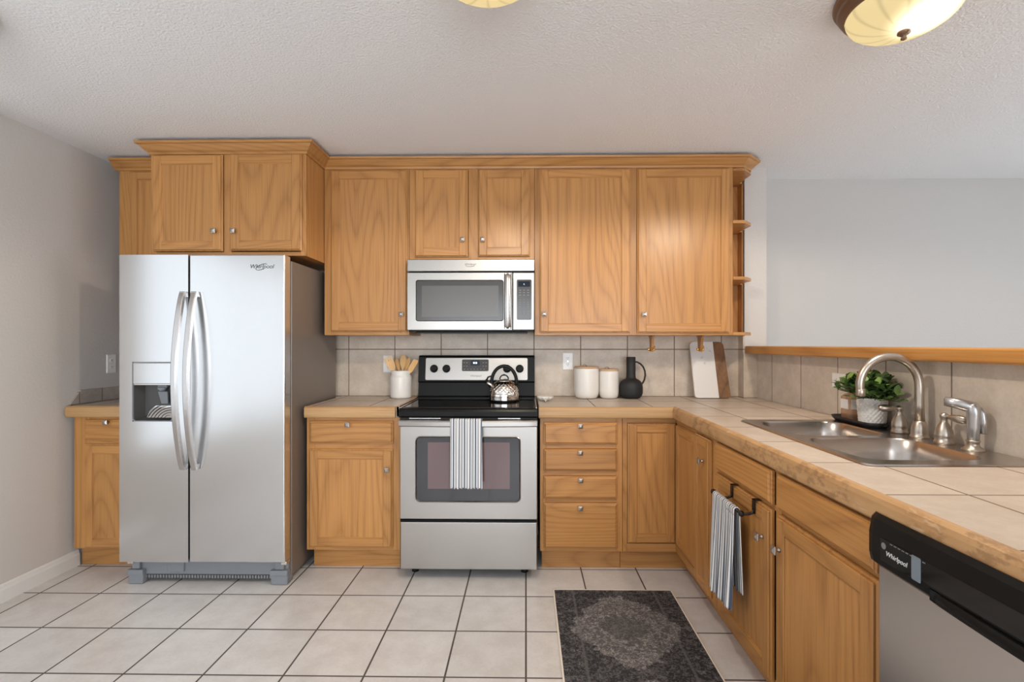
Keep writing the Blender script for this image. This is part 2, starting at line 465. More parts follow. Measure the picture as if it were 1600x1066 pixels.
wall('wall_rear', [(XL, x0, YR-.12, YR, 0, CEIL), (x1, XR, YR-.12, YR, 0, CEIL), (x0, x1, YR-.12, YR, 0, z0), (x0, x1, YR-.12, YR, z1, CEIL)], M_DWALL)
wall('wall_half', [(1.50, 1.60, .30, 3.27, 0, 1.21)], M_DWALL)
# tile facing (part of the walls)
wall('trim_1', [(-2.20, 1.40, YB, YB+.01, .90, 1.78)], M_BACK)
wall('trim_2', [(1.40, 1.41, 3.27, YB, .90, 1.322)], M_BACK)
wall('trim_5', [(1.40, 1.489, 3.262, 3.27, .90, 1.21)], M_BACK)
wall('trim_3', [(1.49, 1.50, .30, 3.27, .90, 1.21)], M_SIDE)
b = MB()
b.prism([(2.80, .926), (2.87, 1.005), (3.345, 1.005), (3.345, .926)], lambda a, c, t: (XL + (.012 if t else 0), a, c))
struct(b.build('trim_4', M_LOW))
def window_frame(name, mk):
    b = MB(); mk(b); return struct(b.build(name, M_TRIM))
def wl(b):
    y0, y1, z0, z1 = WIN_L
    for k in range(3):
        yy = y0 + (y1-y0)*k/2
        b.box(XL-.10, XL-.02, yy-.035, yy+.035, z0, z1, bev=.004)
    for zz in (z0+.03, z1-.03): b.box(XL-.10, XL-.02, y0, y1, zz-.03, zz+.03, bev=.004)
window_frame('window_1', wl)
def wr(b):
    x0, x1, z0, z1 = WIN_R
    for k in range(3):
        xx = x0 + (x1-x0)*k/2
        b.box(xx-.04, xx+.04, YR-.10, YR-.02, z0, z1, bev=.004)
    for zz in (z0+.03, z1-.03): b.box(x0, x1, YR-.10, YR-.02, zz-.03, zz+.03, bev=.004)
window_frame('added_window_rear', wr)  # frame of the added rear daylight opening
def wd(b):
    y0, y1, z0, z1 = WIN_D
    for k in range(3):
        yy = y0 + (y1-y0)*k/2
        b.box(XR+.02, XR+.10, yy-.03, yy+.03, z0, z1, bev=.004)
    for zz in (z0+.03, z1-.03): b.box(XR+.02, XR+.10, y0, y1, zz-.03, zz+.03, bev=.004)
window_frame('added_window_right', wd)  # frame of the added right-hand daylight opening
b = MB()
prof = [(0, 0), (.015, 0), (.015, .062), (.011, .072), (.009, .083), (.004, .090), (0, .090)]
b.prism(prof, lambda a, c, t: (XL + a, 1.80 if t == 0 else 2.86, c))
struct(b.build('baseboard_left', M_TRIM))
b = MB(); b.box(1.56, XR, YD-.014, YD, 0, .09, bev=.003); struct(b.build('baseboard_dining', M_TRIM))

# ================================================================== CABINETS
def TB(Yf):   # frame of a front on the back wall run: u = x, d = out of the front, w = up
    return lambda u, d, w: (u, Yf - d, w)
def TP(Xf):   # frame of a front on the peninsula: u = -y
    return lambda u, d, w: (Xf - d, -u, w)

def knob(T, u, d, w, parent, mat=None):
    b = MB(T)
    def lat(prof, sides, rot=0):
        rings = []
        for r, h in prof:
            rings.append([(u + r*math.cos(2*PI*j/sides+rot), d+h, w + r*math.sin(2*PI*j/sides+rot)) for j in range(sides)])
        return rings
    b.loft(lat([(.008, 0), (.0075, .004), (.0055, .008), (.0055, .014), (.009, .017)], 14), 0, True)
    b.box(u-.0135, u+.0135, d+.016, d+.024, w-.0135, w+.0135, bev=.003)
    b.frustum(u-.0105, u+.0105, w-.0105, w+.0105, d+.0235, d+.0242, d+.0275, .006)
    return b.build('knob', mat or M_KNOB, parent)
def door(T, u0, u1, w0, w1, mats, parent, kn=None, name='door', fr=.052, d0=0.002, th=.019, knobs=True):
    """Frame-and-panel door: stiles and rails with a stepped routed edge around a flat recessed panel."""
    b = MB(T)
    e = .007
    for a, c in ((u0, u0+fr), (u1-fr, u1)):                                   # stiles, vertical grain
        b.box(a+(e if a == u0 else 0), c-(e if c == u1 else 0), d0, d0+th, w0+e, w1-e, 0, .0025, 1)
    for a, c in ((w0, w0+fr), (w1-fr, w1)):                                   # rails
        b.box(u0+fr-.001, u1-fr+.001, d0, d0+th-.0004, a+(e if a == w0 else 0), c-(e if c == w1 else 0), 1, .002, 1)
    b.frustum(u0, u1, w0, w1, d0, d0+.008, d0+.011, .005, 0)                   # lip round the edge
    ii = fr-.001
    for (a0, a1, c0, c1, m) in ((u0+ii, u0+ii+.006, w0+ii, w1-ii, 0), (u1-ii-.006, u1-ii, w0+ii, w1-ii, 0), (u0+ii, u1-ii, w0+ii, w0+ii+.006, 1), (u0+ii, u1-ii, w1-ii-.006, w1-ii, 1)):
        b.box(a0, a1, d0, d0+th-.0045, c0, c1, m, .0015, 1)                    # inner bead
    o = b.build(name, mats, parent)
    p = MB(T); p.box(u0+fr, u1-fr, d0+.0112, d0+.0122, w0+fr, w1-fr); p.build('panel', mats[0], o)
    if kn: knob(T, kn[0], d0+th, kn[1], o)
    return o
def drawer(T, u0, u1, w0, w1, mats, parent, kn=None, name='drawer'):
    b = MB(T)
    b.frustum(u0, u1, w0, w1, .002, .011, .014, .003, 0)
    b.frustum(u0+.006, u1-.006, w0+.006, w1-.006, .013, .016, .021, .006, 0)
    o = b.build(name, mats[1], parent)
    if kn: knob(T, kn[0], .021, kn[1], o)
    return o
def carcass(T, u0, u1, w0, w1, depth, mats, parent, frames_u=(), frames_w=(), st=.04, name='carcass', top=True):
    """Open box of side, bottom, back (and top) boards, and a face frame of stiles and rails at its front."""
    b = MB(T); k = .016
    b.box(u0, u0+k, -depth, -.018, w0, w1, 0); b.box(u1-k, u1, -depth, -.018, w0, w1, 0)
    b.box(u0+k, u1-k, -depth, -.018, w0, w0+k, 1); b.box(u0+k, u1-k, -depth, -depth+.008, w0+k, w1, 0)
    if top: b.box(u0+k, u1-k, -depth+.008, -.018, w1-k, w1, 1)
    c = b.build(name, mats, parent)
    b = MB(T)
    us = [(u0, u0+st), (u1-st, u1)] + list(frames_u)
    for a, c2 in us: b.box(a, c2, -.018, 0, w0, w1, 0, .0012, 1)
    us = sorted(us)
    for a, c2 in frames_w:
        for i in range(len(us)-1):
            if us[i+1][0] - us[i][1] > .004: b.box(us[i][1], us[i+1][0], -.018, -.0006, a, c2, 1, .001, 1)
    f = b.build('face_frame', mats, parent)
    return c, f
def kick(T, u0, u1, d, mats, parent, h=.12):
    b = MB(T); b.box(u0, u1, d-.016, d, 0.001, h, 0); return b.build('toe_kick', mats, parent)

GB = 'base cabinets under the tiled worktops'; GU = 'oak wall cabinets'
YF, YU = 2.80, 3.02
T = TB(YU)
# --- wall cabinets
def wall_cab(label, u0, u1, w0, w1, doors, T=T, depth=.325, fu=(), rail_b=.024, rail_t=.024, st=.05):
    t = thing('wall_cabinet', label, 'cabinet', ((u0+u1)/2, T(0, -depth, 0)[1], w0), GU)
    carcass(T, u0, u1, w0, w1, depth, OAKV, t, fu, ((w0, w0+rail_b), (w1-rail_t, w1)), st=st)
    for dd in doors: door(T, *dd[:4], OAKV, t, dd[4])
    return t
wall_cab('tall single-door oak wall cabinet between the fridge and the microwave', -1.215, -.702, 1.324, 2.335,
         [(-1.172, -.711, 1.345, 2.314, (-.742, 1.448))])
wall_cab('short two-door oak wall cabinet directly above the microwave', -.700, .050, 1.772, 2.335,
         [(-.665, -.347, 1.792, 2.316, (-.377, 1.892)), (-.285, .024, 1.794, 2.316, (-.258, 1.892))], fu=((-.345, -.287),))
wc = wall_cab('wide oak wall cabinet with two tall doors above the canisters and pitcher', .052, 1.232, 1.324, 2.335,
         [(.081, .620, 1.339, 2.316, (.108, 1.449)), (.662, 1.209, 1.337, 2.316, (.698, 1.447))], fu=((.62, .662),))
wall_cab('dark narrow oak wall cabinet in the corner behind the fridge', -2.468, -2.10, 1.324, 2.335,
         [(-2.395, -2.15, 1.345, 2.314, None)], st=.085)
TF = TB(2.77)
t = thing('fridge_cabinet', 'deep two-door oak cabinet stepping forward above the steel fridge', 'cabinet', (-1.65, YB-.01, 1.76), GU)
carcass(TF, -2.085, -1.217, 1.76, 2.335, .565, OAKV, t, ((-1.676, -1.633),), ((1.76, 1.782), (2.315, 2.335)), st=.03)
door(TF, -2.066, -1.676, 1.784, 2.318, OAKV, t, (-1.712, 1.891))
door(TF, -1.633, -1.237, 1.786, 2.322, OAKV, t, (-1.606, 1.891))

# --- crown moulding round the top of the run
def sweep_profile(path, prof):
    """prof: (out, up) swept along a 2D path with mitred corners; out is to the right of travel... towards the room."""
    rings = []
    P = [Vector(p) for p in path]
    for i, p in enumerate(P):
        d0 = (P[i]-P[i-1]).normalized() if i else (P[1]-P[0]).normalized()
        d1 = (P[i+1]-P[i]).normalized() if i < len(P)-1 else d0
        n0, n1 = Vector((d0.y, -d0.x)), Vector((d1.y, -d1.x))
        n = n0 + n1
        n = n / max(n.dot(n0), .2) if n.length > 1e-6 else n0
        rings.append([(p.x + n.x*a, p.y + n.y*a, z) for a, z in prof])
    return rings
ZC = 2.322
crown_prof = [(0, ZC), (.006, ZC), (.008, ZC+.012), (.018, ZC+.018), (.034, ZC+.036), (.042, ZC+.046), (.052, ZC+.048), (.054, ZC+.060), (0, ZC+.060)]
t = thing('crown_moulding', 'oak crown moulding running along the tops of the wall cabinets', 'moulding', (-.6, YB-.01, ZC))
b = MB()
path = [(-2.492, 3.018), (-2.087, 3.018), (-2.087, 2.768), (-1.215, 2.768), (-1.215, 3.018), (1.290, 3.018), (1.365, 3.09), (1.365, 3.262)]
b.loft(sweep_profile(path, crown_prof), 0, False)
b.build('moulding', oak('oak_crown', 0, rough=.3), t)

# --- open end shelves beside the stub wall
t = thing('corner_shelf', 'open oak end shelves with clipped corners beside the painted wall stub', 'shelf', (1.30, YB-.01, 1.324))
def shelf_poly(z0, z1, nm):
    b = MB()
    b.prism([(1.233, 3.02), (1.305, 3.02), (1.375, 3.10), (1.375, 3.262), (1.392, 3.268), (1.392, 3.340), (1.233, 3.340)], lambda a, c, k: (a, c, z1 if k else z0))
    return b.build(nm, OX, t)
for z in (1.324, 1.655, 1.992): shelf_poly(z, z+.018, 'shelf')
shelf_poly(2.305, 2.32, 'top_board')
b = MB(); b.box(1.394, 1.398, 3.272, 3.342, 1.342, 2.305); b.build('stub_shade_board', OZ, t)  # brown sheet added to imitate shade on the bare stub wall
b = MB(); b.box(1.234, 1.393, 3.336, 3.342, 1.342, 2.305); b.build('back_shade_board', OZ, t)  # added brown sheet standing in for shaded wall behind the shelves

# --- base cabinets
def base_cab(label, u0, u1, drawers, doors, T=TB(YF), fu=(), fw=(), depth=.53, kd=-.07, mats=OAKV, top=True, st=.03, name='base_cabinet', ku=None):
    w = T((u0+u1)/2, -depth, 0)
    t = thing(name, label, 'cabinet', (w[0], w[1], 0), GB)
    carcass(T, u0, u1, .12, .863, depth, mats, t, fu, fw, st=st, top=top)
    for d in drawers: drawer(T, *d[:4], mats, t, d[4])
    for d in doors: door(T, *d[:4], mats, t, d[4])
    kick(T, (ku or (u0, u1))[0]+.012, (ku or (u0, u1))[1], kd, mats[1], t)
    return t
base_cab('base cabinet with one drawer and one door between fridge and range', -1.226, -.700,
         [(-1.206, -.737, .718, .842, (-.986, .826))], [(-1.209, -.740, .140, .686, (-.768, .576))], fw=((.12, .15), (.68, .726), (.835, .863)), st=.045)
base_cab('base cabinet half hidden behind the fridge, against the painted wall', -2.545, -2.13,
         [(-2.475, -2.16, .732, .846, (-2.335, .836))], [(-2.477, -2.16, .128, .710, None)], fw=((.12, .15), (.70, .735), (.835, .863)), ku=(-2.574, -2.13), st=.085)
t = base_cab('base cabinet of four stacked drawers just beside the range', .078, .533,
         [(.098, .504, .717, .837, (.298, .821)), (.098, .504, .569, .690, (.298, .675)), (.098, .504, .417, .540, (.300, .523)), (.098, .504, .142, .392, (.298, .371))],
         [], fw=((.12, .15), (.392, .417), (.540, .569), (.690, .717), (.835, .863)), st=.034)
# corner cabinet with two doors meeting in the inside corner
t = thing('corner_cabinet', 'inside-corner base cabinet with two narrow doors meeting at a right angle', 'cabinet', (1.0, 3.0, 0), GB)
b = MB()
b.box(.535, .553, YF+.02, 3.32, .12, .863); b.box(.553, 1.40, 3.30, 3.316, .12, .863); b.box(.553, 1.40, YF+.03, 3.30, .12, .138, 1)
b.box(.86, 1.40, 2.47, YF+.03, .12, .138, 1); b.box(.86, 1.40, 2.455, 2.47, .12, .863)
b.build('carcass', OAKV, t)
b = MB()
b.box(.535, .561, YF, YF+.018, .12, .863, 0, .001, 1); b.box(.561, .83, YF, YF+.018, .12, .165, 1, .001, 1); b.box(.561, .83, YF, YF+.018, .834, .863, 1, .001, 1)
b.box(.83, .848, 2.455, YF, .12, .162, 2, .001, 1); b.box(.83, .848, 2.455, YF, .834, .863, 2, .001, 1)
b.build('face_frame', [OZ, OX, OY], t)
door(TB(YF+.012), .564, .829, .168, .832, OAKV, t, None, fr=.05)
door(TP(.842), -2.788, -2.468, .168, .832, OAKP, t, None, fr=.05)
b = MB(); b.box(.535, .905, 2.87, 2.886, .001, .12, 0); b.box(.905, .921, 2.455, 2.886, .001, .12, 1); b.build('toe_kick', [OX, OY], t)
# narrow cabinet next to the corner
TPn = TP(.83)
t = thing('narrow_cabinet', 'very narrow single-door cabinet between the corner cabinet and sink cabinet', 'cabinet', (1.1, 2.33, 0), GB)
carcass(TPn, -2.452, -2.246, .12, .863, .55, OAKP, t, (), ((.12, .15), (.835, .863)), st=.02)
door(TPn, -2.446, -2.250, .140, .842, OAKP, t, (-2.318, .735), fr=.042)
kick(TPn, -2.452, -2.246, -.075, OY, t)
# sink base
t = thing('sink_cabinet', 'wide base cabinet under the sink with two false drawers and two doors', 'cabinet', (1.1, 1.68, 0), GB)
carcass(TPn, -2.244, -1.172, .12, .863, .55, OAKP, t, ((-1.685, -1.648), (-2.219, -2.19)), ((.12, .15), (.715, .735), (.845, .863)), st=.025, top=False)
drawer(TPn, -2.180, -1.688, .735, .850, OAKP, t, name='false_drawer')
drawer(TPn, -1.648, -1.186, .735, .850, OAKP, t, name='false_drawer')
door(TPn, -2.186, -1.690, .145, .718, OAKP, t, (-1.735, .612))
door(TPn, -1.648, -1.182, .145, .718, OAKP, t, (-1.618, .614))
kick(TPn, -2.244, -1.172, -.075, OY, t)
# end panel closing the peninsula past the dishwasher
t = thing('end_panel', 'oak end panel closing the peninsula beyond the dishwasher', 'cabinet', (1.15, .50, 0))
b = MB(); b.box(.83, 1.49, .49, .53, .001, .863, 0, .002); b.build('panel', OZ, t)

# ================================================================== WORKTOPS
def nosing_prof():   # (out, z): rounded oak edge
    return [(0, .863), (.018, .863), (.022, .868), (.024, .88), (.024, .908), (.021, .919), (.014, CT), (0, CT)]
def edge(path, mats, parent, name='wood_edge'):
    b = MB(); b.loft(sweep_profile(path, nosing_prof()), 0, False); return b.build(name, mats, parent)
GW = 'oak-edged tiled worktops'
t = thing('worktop', 'small tiled worktop with oak edge between fridge and range', 'worktop', (-.95, 3.05, .863), GW)
b = MB(); b.box(-1.225, -.703, 2.79, YB-.002, .865, CT-.001); b.build('tile_top', M_CTOP, t)
edge([(-1.227, 2.79), (-.722, 2.79)], EDGE_X, t)
b = MB(); b.box(-.722, -.703, 2.79, YB-.004, .864, CT+.001, 0, .003); b.build('side_strip', OY, t)
t = thing('worktop', 'short tiled worktop half hidden behind the fridge, by the painted wall', 'worktop', (-2.3, 3.05, .863), GW)
b = MB(); b.box(-2.565, -2.13, 2.79, YB-.002, .865, CT-.001); b.build('tile_top', M_CTOP, t)
edge([(-2.567, 2.79), (-2.13, 2.79)], EDGE_X, t)
t = thing('worktop', 'long L-shaped tiled worktop holding the sink and canisters', 'worktop', (1.1, 2.2, .863), GW)
SX0, SX1, SY0, SY1 = .965, 1.478, 1.44, 2.29
b = MB()
b.box(.070, 1.398, 2.78, YB-.002, .865, CT-.001)
b.box(1.398, 1.488, 2.78, 3.260, .865, CT-.001)
b.box(.822, 1.488, SY1-.02, 2.78, .865, CT-.001)
b.box(.822, 1.488, .46, SY0+.02, .865, CT-.001)
b.box(.822, SX0+.02, SY0+.02, SY1-.02, .865, CT-.001)
b.box(SX1-.02, 1.488, SY0+.02, SY1-.02, .865, CT-.001)
b.build('tile_top', M_CTOP, t)
edge([(.070, 2.785), (.825, 2.785)], EDGE_X, t)
edge([(.825, 2.785-.0), (.825, .46)], EDGE_P, t)
# half wall cap
b = MB(); b.box(1.408, 1.67, .30, 3.262, 1.21, 1.258, 0, .006)
tag(b.build('bar_ledge', oak('golden_oak_ledge', 1, (.55, .27, .075), (.34, .135, .03), .4, 16)), 'golden oak ledge board capping the tiled half wall', 'ledge')

# ================================================================== REFRIGERATOR
FY = 2.60
t = thing('refrigerator', 'side-by-side stainless steel refrigerator with ice dispenser', 'refrigerator', (-1.69, 3.0, 0))
b = MB(); b.box(-2.11, -1.252, 2.675, 3.30, .035, 1.715, 0, .004)
b.box(-2.09, -1.27, 2.70, 3.26, .012, .035)
b.build('body', M_DKGREY, t)
def fridge_door(x0, x1, nm, hole=None):
    b = MB()
    z0, z1 = .132, 1.737
    if hole is None:
        b.box(x0, x1, FY, FY+.066, z0, z1, 0, .006, 3)
    else:
        hx0, hx1, hz0, hz1 = hole
        b.box(x0, hx0, FY, FY+.066, z0, z1); b.box(hx1, x1, FY, FY+.066, z0, z1)
        b.box(hx0, hx1, FY, FY+.066, z0, hz0); b.box(hx0, hx1, FY, FY+.066, hz1, z1)
        b.box(hx0, hx1, FY+.064, FY+.066, hz0, hz1)
    return b.build(nm, M_FRIDGE, t)
HX0, HX1, HZ0, HZ1 = -2.056, -1.842, .866, 1.178
fz = fridge_door(-2.124, -1.761, 'freezer_door', (HX0, HX1, HZ0, HZ1))
fr_ = fridge_door(-1.755, -1.254, 'fridge_door')
def bow_handle(xc, parent):
    b = MB(); N = 26; rings = []
    for i in range(N+1):
        s = i/N; z = .620 + (1.543-.620)*s
        k = math.sin(PI*s)
        yc = FY - .016 - .068*k**.8
        w, h = .0135, .009
        rings.append([(xc-w, yc-h, z), (xc-w+.004, yc-h-.003, z), (xc+w-.004, yc-h-.003, z), (xc+w, yc-h, z), (xc+w, yc+h, z), (xc-w, yc+h, z)])
    b.loft(rings, 0, False)
    for z in (.635, 1.528): b.box(xc-.010, xc+.010, FY-.03, FY+.001, z-.012, z+.012)
    return b.build('handle', M_STEELV, parent)
bow_handle(-1.776, fz); bow_handle(-1.715, fr_)
# ice and water dispenser recessed in the freezer door
b = MB()
P = rrect(HX0, HX1, HZ0, HZ1, .016); Q = rrect(HX0+.005, HX1-.005, HZ0+.005, HZ1-.005, .013)
b.loft([[(x, FY-.002, z) for x, z in P], [(x, FY-.002, z) for x, z in Q], [(x, FY+.006, z) for x, z in Q]], 0, False, False, False)
b.build('dispenser_trim', M_BASEGREY, fz)
b = MB(); b.box(HX0+.005, HX1-.005, FY-.003, FY+.012, 1.062, HZ1-.005, 0, .004); b.box(HX0+.005, HX1-.005, FY+.001, FY+.05, 1.055, 1.068, 0, .003)
b.build('dispenser_panel', M_FRIDGE, fz)
b = MB()
x0, x1, zb, zt = HX0+.003, HX1-.003, HZ0+.003, 1.060
b.add([(x0, FY+.004, zb), (x1, FY+.004, zb), (x1, FY+.004, zt), (x0, FY+.004, zt), (x0+.02, FY+.060, zb+.02), (x1-.01, FY+.060, zb+.02), (x1-.01, FY+.060, zt), (x0+.02, FY+.060, zt)],
      [[0, 1, 5, 4], [0, 4, 7, 3], [1, 2, 6, 5], [4, 5, 6, 7], [3, 7, 6, 2]])
b.build('dispenser_recess', NT('dark_dispenser_plastic').bsdf((.075, .072, .07), .4), fz)
b = MB()
b.add([(-1.985, FY+.010, .885), (-1.848, FY+.010, .885), (-1.850, FY+.050, .945), (-1.925, FY+.050, .945)], [[0, 1, 2, 3]])
for k in range(6):
    r0, r1 = .012+.013*k, .019+.013*k
    A = [(max(-1.985, min(-1.846, -1.875+r0*1.4*math.cos(a))), r0*math.sin(a)) for a in [PI*j/16 for j in range(17)]]
    B = [(max(-1.985, min(-1.846, -1.875+r1*1.4*math.cos(a))), r1*math.sin(a)) for a in [PI*j/16 for j in range(17)]]
    f = lambda q: (q[0], FY+.008+min(q[1], .05)*.6, .887+min(q[1], .058))
    b.loft([[f(q) for q in A], [f(q) for q in B]], 0, False, False, False, False)
b.build('drip_tray', M_FRIDGE, fz)
b = MB()
b.box(-1.945, -1.895, FY+.028, FY+.050, 1.040, 1.058, 0, .004); b.lathe((-1.922, FY+.034, 1.022), [(.022, .02), (.020, .01), (.012, 0)], 16)
b.add([(-1.935, FY+.02, 1.02), (-1.885, FY+.02, 1.02), (-1.90, FY+.045, .955), (-1.935, FY+.045, .955), (-1.935, FY+.03, 1.02), (-1.885, FY+.03, 1.02), (-1.90, FY+.052, .955), (-1.935, FY+.052, .955)],
      [[0, 1, 2, 3], [4, 5, 6, 7], [0, 1, 5, 4], [1, 2, 6, 5], [2, 3, 7, 6], [3, 0, 4, 7]])
b.build('ice_paddle', M_BASEGREY, fz)
# base grille and feet
b = MB(); b.box(-2.10, -1.262, 2.655, 2.675, .045, .128, 0, .003); b.box(-2.09, -1.272, 2.66, 2.675, .018, .045, 1)
for k in range(46): b.box(-2.03+k*.0155, -2.021+k*.0155, 2.657, 2.661, .024, .040, 0)
b.build('base_grille', [M_BASEGREY, M_SLOT], t)
b = MB(); b.box(-1.905, -1.815, 2.645, 2.657, .062, .126, 0, .003); b.build('filter_cap', M_BASEGREY, t)
for x0, x1 in ((-2.105, -2.025), (-1.345, -1.256)):
    b = MB(); b.box(x0, x1, 2.632, 2.70, .001, .062, 0, .006); b.box(x0-.002, x1+.002, 2.626, 2.66, .05, .078, 0, .004); b.box(x0+.02, x1-.02, 2.635, 2.665, .08, .118, 0, .004)
    b.build('foot', M_BASEGREY, t)
for x in (-2.10, -1.285):
    b = MB(); b.box(x, x+.03, 2.62, 2.66, .112, .130, 0, .003); b.build('hinge', M_CHROME, t)
text('logo', 'Whirlpool', .030, (-1.375, FY-.0006, 1.674), (1, 0, 0), (0, 0, 1), M_GREYTXT, fr_, shear=.25)
b = MB(); b.tube([(-1.375+.030*math.cos(a)*1.0, FY-.0012, 1.672+.013*math.sin(a)+.010*math.cos(a)) for a in [PI*(.1+1.5*j/20) for j in range(21)]], .0016, 6); b.build('logo_swoosh', M_GREYTXT, fr_)

# ================================================================== MICROWAVE
MY = 2.945
t = thing('microwave', 'stainless over-the-range microwave with black keypad', 'microwave', (-.323, 3.15, 1.345))
b = MB(); b.box(-.694, .047, MY+.022, 3.335, 1.345, 1.768, 0, .003); b.box(-.66, .01, MY+.05, 3.30, 1.337, 1.346, 0, .003); b.build('body', M_BLACK, t)
b = MB(); b.box(-.697, .049, MY, MY+.025, 1.697, 1.768, 0, .004); vp = b.build('vent_panel', M_STEELW, t)
b = MB()
wx0, wx1, wz0, wz1 = -.643, -.135, 1.408, 1.643
OUT = rrect(-.697, -.080, 1.353, 1.690, .004); INN = rrect(wx0, wx1, wz0, wz1, .012)
b.loft([[(x, MY+.025, z) for x, z in OUT], [(x, MY+.002, z) for x, z in OUT], [(x, MY, z) for x, z in rrect(-.695, -.082, 1.355, 1.688, .004)],
        [(x, MY, z) for x, z in rrect(wx0-.004, wx1+.004, wz0-.004, wz1+.004, .014)], [(x, MY+.008, z) for x, z in INN], [(x, MY+.02, z) for x, z in INN]], 0, False)
dr = b.build('door', M_STEELW, t)
b = MB(); b.prism(INN, lambda a, c, k: (a, MY+.004+.006*k, c)); gl = b.build('window', M_MWGLASS, dr)
b = MB(); b.box(wx0+.032, wx1-.026, MY+.0028, MY+.0045, wz0+.022, wz1-.030); b.build('screen', M_MWSCREEN, dr)
b = MB()
rings = []
for i in range(21):
    s = i/20; z = 1.360+.325*s; k = math.sin(PI*s)
    yc = MY-.006-.022*k**.6
    rings.append([(-.128, yc+.006, z), (-.122, yc-.004, z), (-.107, yc-.008, z), (-.090, yc-.004, z), (-.084, yc+.006, z)])
b.loft(rings, 0, True)
b.box(-.122, -.09, MY-.014, MY+.001, 1.362, 1.378); b.box(-.122, -.09, MY-.014, MY+.001, 1.668, 1.684)
b.build('handle', M_STEELV, dr)
b = MB(); b.box(-.077, .049, MY, MY+.025, 1.353, 1.690, 0, .004); cp = b.build('control_panel', M_STEELW, t)
b = MB(); b.box(-.045, .024, MY-.0035, MY-.0015, 1.606, 1.638, 0); b.build('display', M_LCD, cp)
b = MB(); b.prism(rrect(-.054, .033, 1.412, 1.648, .008), lambda a, c, k: (a, MY-.002+.004*k, c))
for i in range(3):
    for z in [1.586, 1.572, 1.557, 1.530, 1.516, 1.503, 1.489, 1.461, 1.449]:
        w = .006 if z > 1.55 or z < 1.47 else .0022
        b.box(-.034+.023*i-w, -.034+.023*i+w, MY-.0032, MY-.0018, z-.0017, z+.0017, 1)
b.build('keypad', [M_MWGLASS, M_FADED], cp)
b = MB(); b.box(-.0135, -.0095, MY-.0045, MY-.0032, 1.618, 1.623); b.build('clock_digit', M_DIGIT, cp)
text('logo', 'Whirlpool', .016, (-.327, MY-.0005, 1.738), (1, 0, 0), (0, 0, 1), M_GREYTXT, vp, shear=.25)
b = MB(); b.tube([(-.327+.026*math.cos(a), MY-.001, 1.733+.009*math.sin(a)) for a in [PI*(1.05+.9*j/16) for j in range(17)]], .0011, 6); b.build('logo_swoosh', M_GREYTXT, vp)

# ================================================================== RANGE
RX0, RX1 = -.689, .062
t = thing('range', 'stainless steel electric range with black glass cooktop', 'stove', (-.31, 3.0, 0))
b = MB(); b.box(RX0+.004, RX1-.004, 2.735, 3.32, .055, .875); b.build('body', M_BLACK, t)
b = MB()
CP = [(2.722, .872), (2.716, .880), (2.716, .905), (2.722, .916), (2.735, .922), (3.205, .922), (3.205, .900), (3.33, .900), (3.33, .872)]
b.prism(CP, lambda a, c, k: (RX0 if k == 0 else RX1, a, c)); ck = b.build('cooktop', M_BLACK, t)
b = MB(); b.box(RX0+.022, RX1-.022, 2.76, 3.195, .9215, .9245, 0, .001, 1); b.build('glass_top', M_BLKGLASS, ck)
for xx in (RX0+.006, RX1-.006):
    b = MB(); b.box(xx-.004, xx+.004, 2.735, 3.20, .9215, .926, 0, .001, 1); b.build('side_trim', M_STEELV, ck)
# backguard
b = MB()
BP = [(3.205, .900), (3.205, .930), (3.225, .940), (3.240, 1.022), (3.232, 1.026), (3.226, 1.032), (3.250, 1.186), (3.262, 1.197), (3.335, 1.197), (3.335, .900)]
b.prism(BP, lambda a, c, k: (RX0-.004 if k == 0 else RX1-.006, a, c)); bg_ = b.build('backguard', M_BLACK, t)
def BG(x, z, off=0.0):       # a point on the sloping face of the backguard
    return (x, 3.226 + (z-1.032)*.156 - off, z + off*.15)
def bgplate(poly, th, nm, mat, off=0.0):
    b = MB(); b.prism(poly, lambda a, c, k: BG(a, c, off+th*k)); return b.build(nm, mat, bg_)
bgplate(rrect(-.356, -.298, 1.132, 1.164, .003), .001, 'display', M_LCD, .005)
b = MB()
for x in (-.334, -.320): b.prism(rrect(x-.005, x+.005, 1.1435, 1.1545, .004, 3), lambda a, c, k: BG(a, c, .006+.0008*k))
b.build('clock_digits', M_DIGIT, bg_)
b = MB(); b.prism(rrect(-.412, -.240, 1.096, 1.171, .008), lambda a, c, q: BG(a, c, .003+.002*q))
for k in range(7): b.prism(rrect(-.400+k*.021, -.390+k*.021, 1.107, 1.110, .001, 2), lambda a, c, q: BG(a, c, .005+.0006*q), 1)
for x in (-.398, -.380, -.275, -.257):
    for z in (1.128, 1.150): b.prism(rrect(x-.004, x+.004, z-.002, z+.002, .001, 2), lambda a, c, q: BG(a, c, .005+.0006*q), 1)
b.build('clock_panel', [M_MWGLASS, M_FADED], bg_)
for x in (-.592, -.512, -.122, -.040):
    b = MB()
    rings = []
    for r, h in ((.026, .003), (.0255, .008), (.022, .012), (.0205, .026), (.018, .030)):
        rings.append([BG(x + r*math.cos(2*PI*j/24), 1.112 + r*math.sin(2*PI*j/24), h) for j in range(24)])
    b.loft(rings, 0, True)
    b.prism(rrect(x-.004, x+.004, 1.092, 1.132, .003), lambda a, c, k: BG(a, c, .028+.010*k))
    b.build('knob', M_BLACK, bg_)
b = MB(); b.prism(rrect(-.646, .010, 1.040, 1.180, .008), lambda a, c, q: BG(a, c, .003*q))
for x in (-.592, -.512, -.122, -.040):
    for j in range(11):
        a = PI*(-.25+1.5*j/10)
        q = (x+.034*math.cos(a), 1.112+.034*math.sin(a))
        b.prism(rrect(q[0]-.0012, q[0]+.0012, q[1]-.0012, q[1]+.0012, .0005, 2), lambda a2, c2, k: BG(a2, c2, .003+.0006*k), 1)
b.build('control_panel', [M_STEELW, M_GREYTXT], bg_)
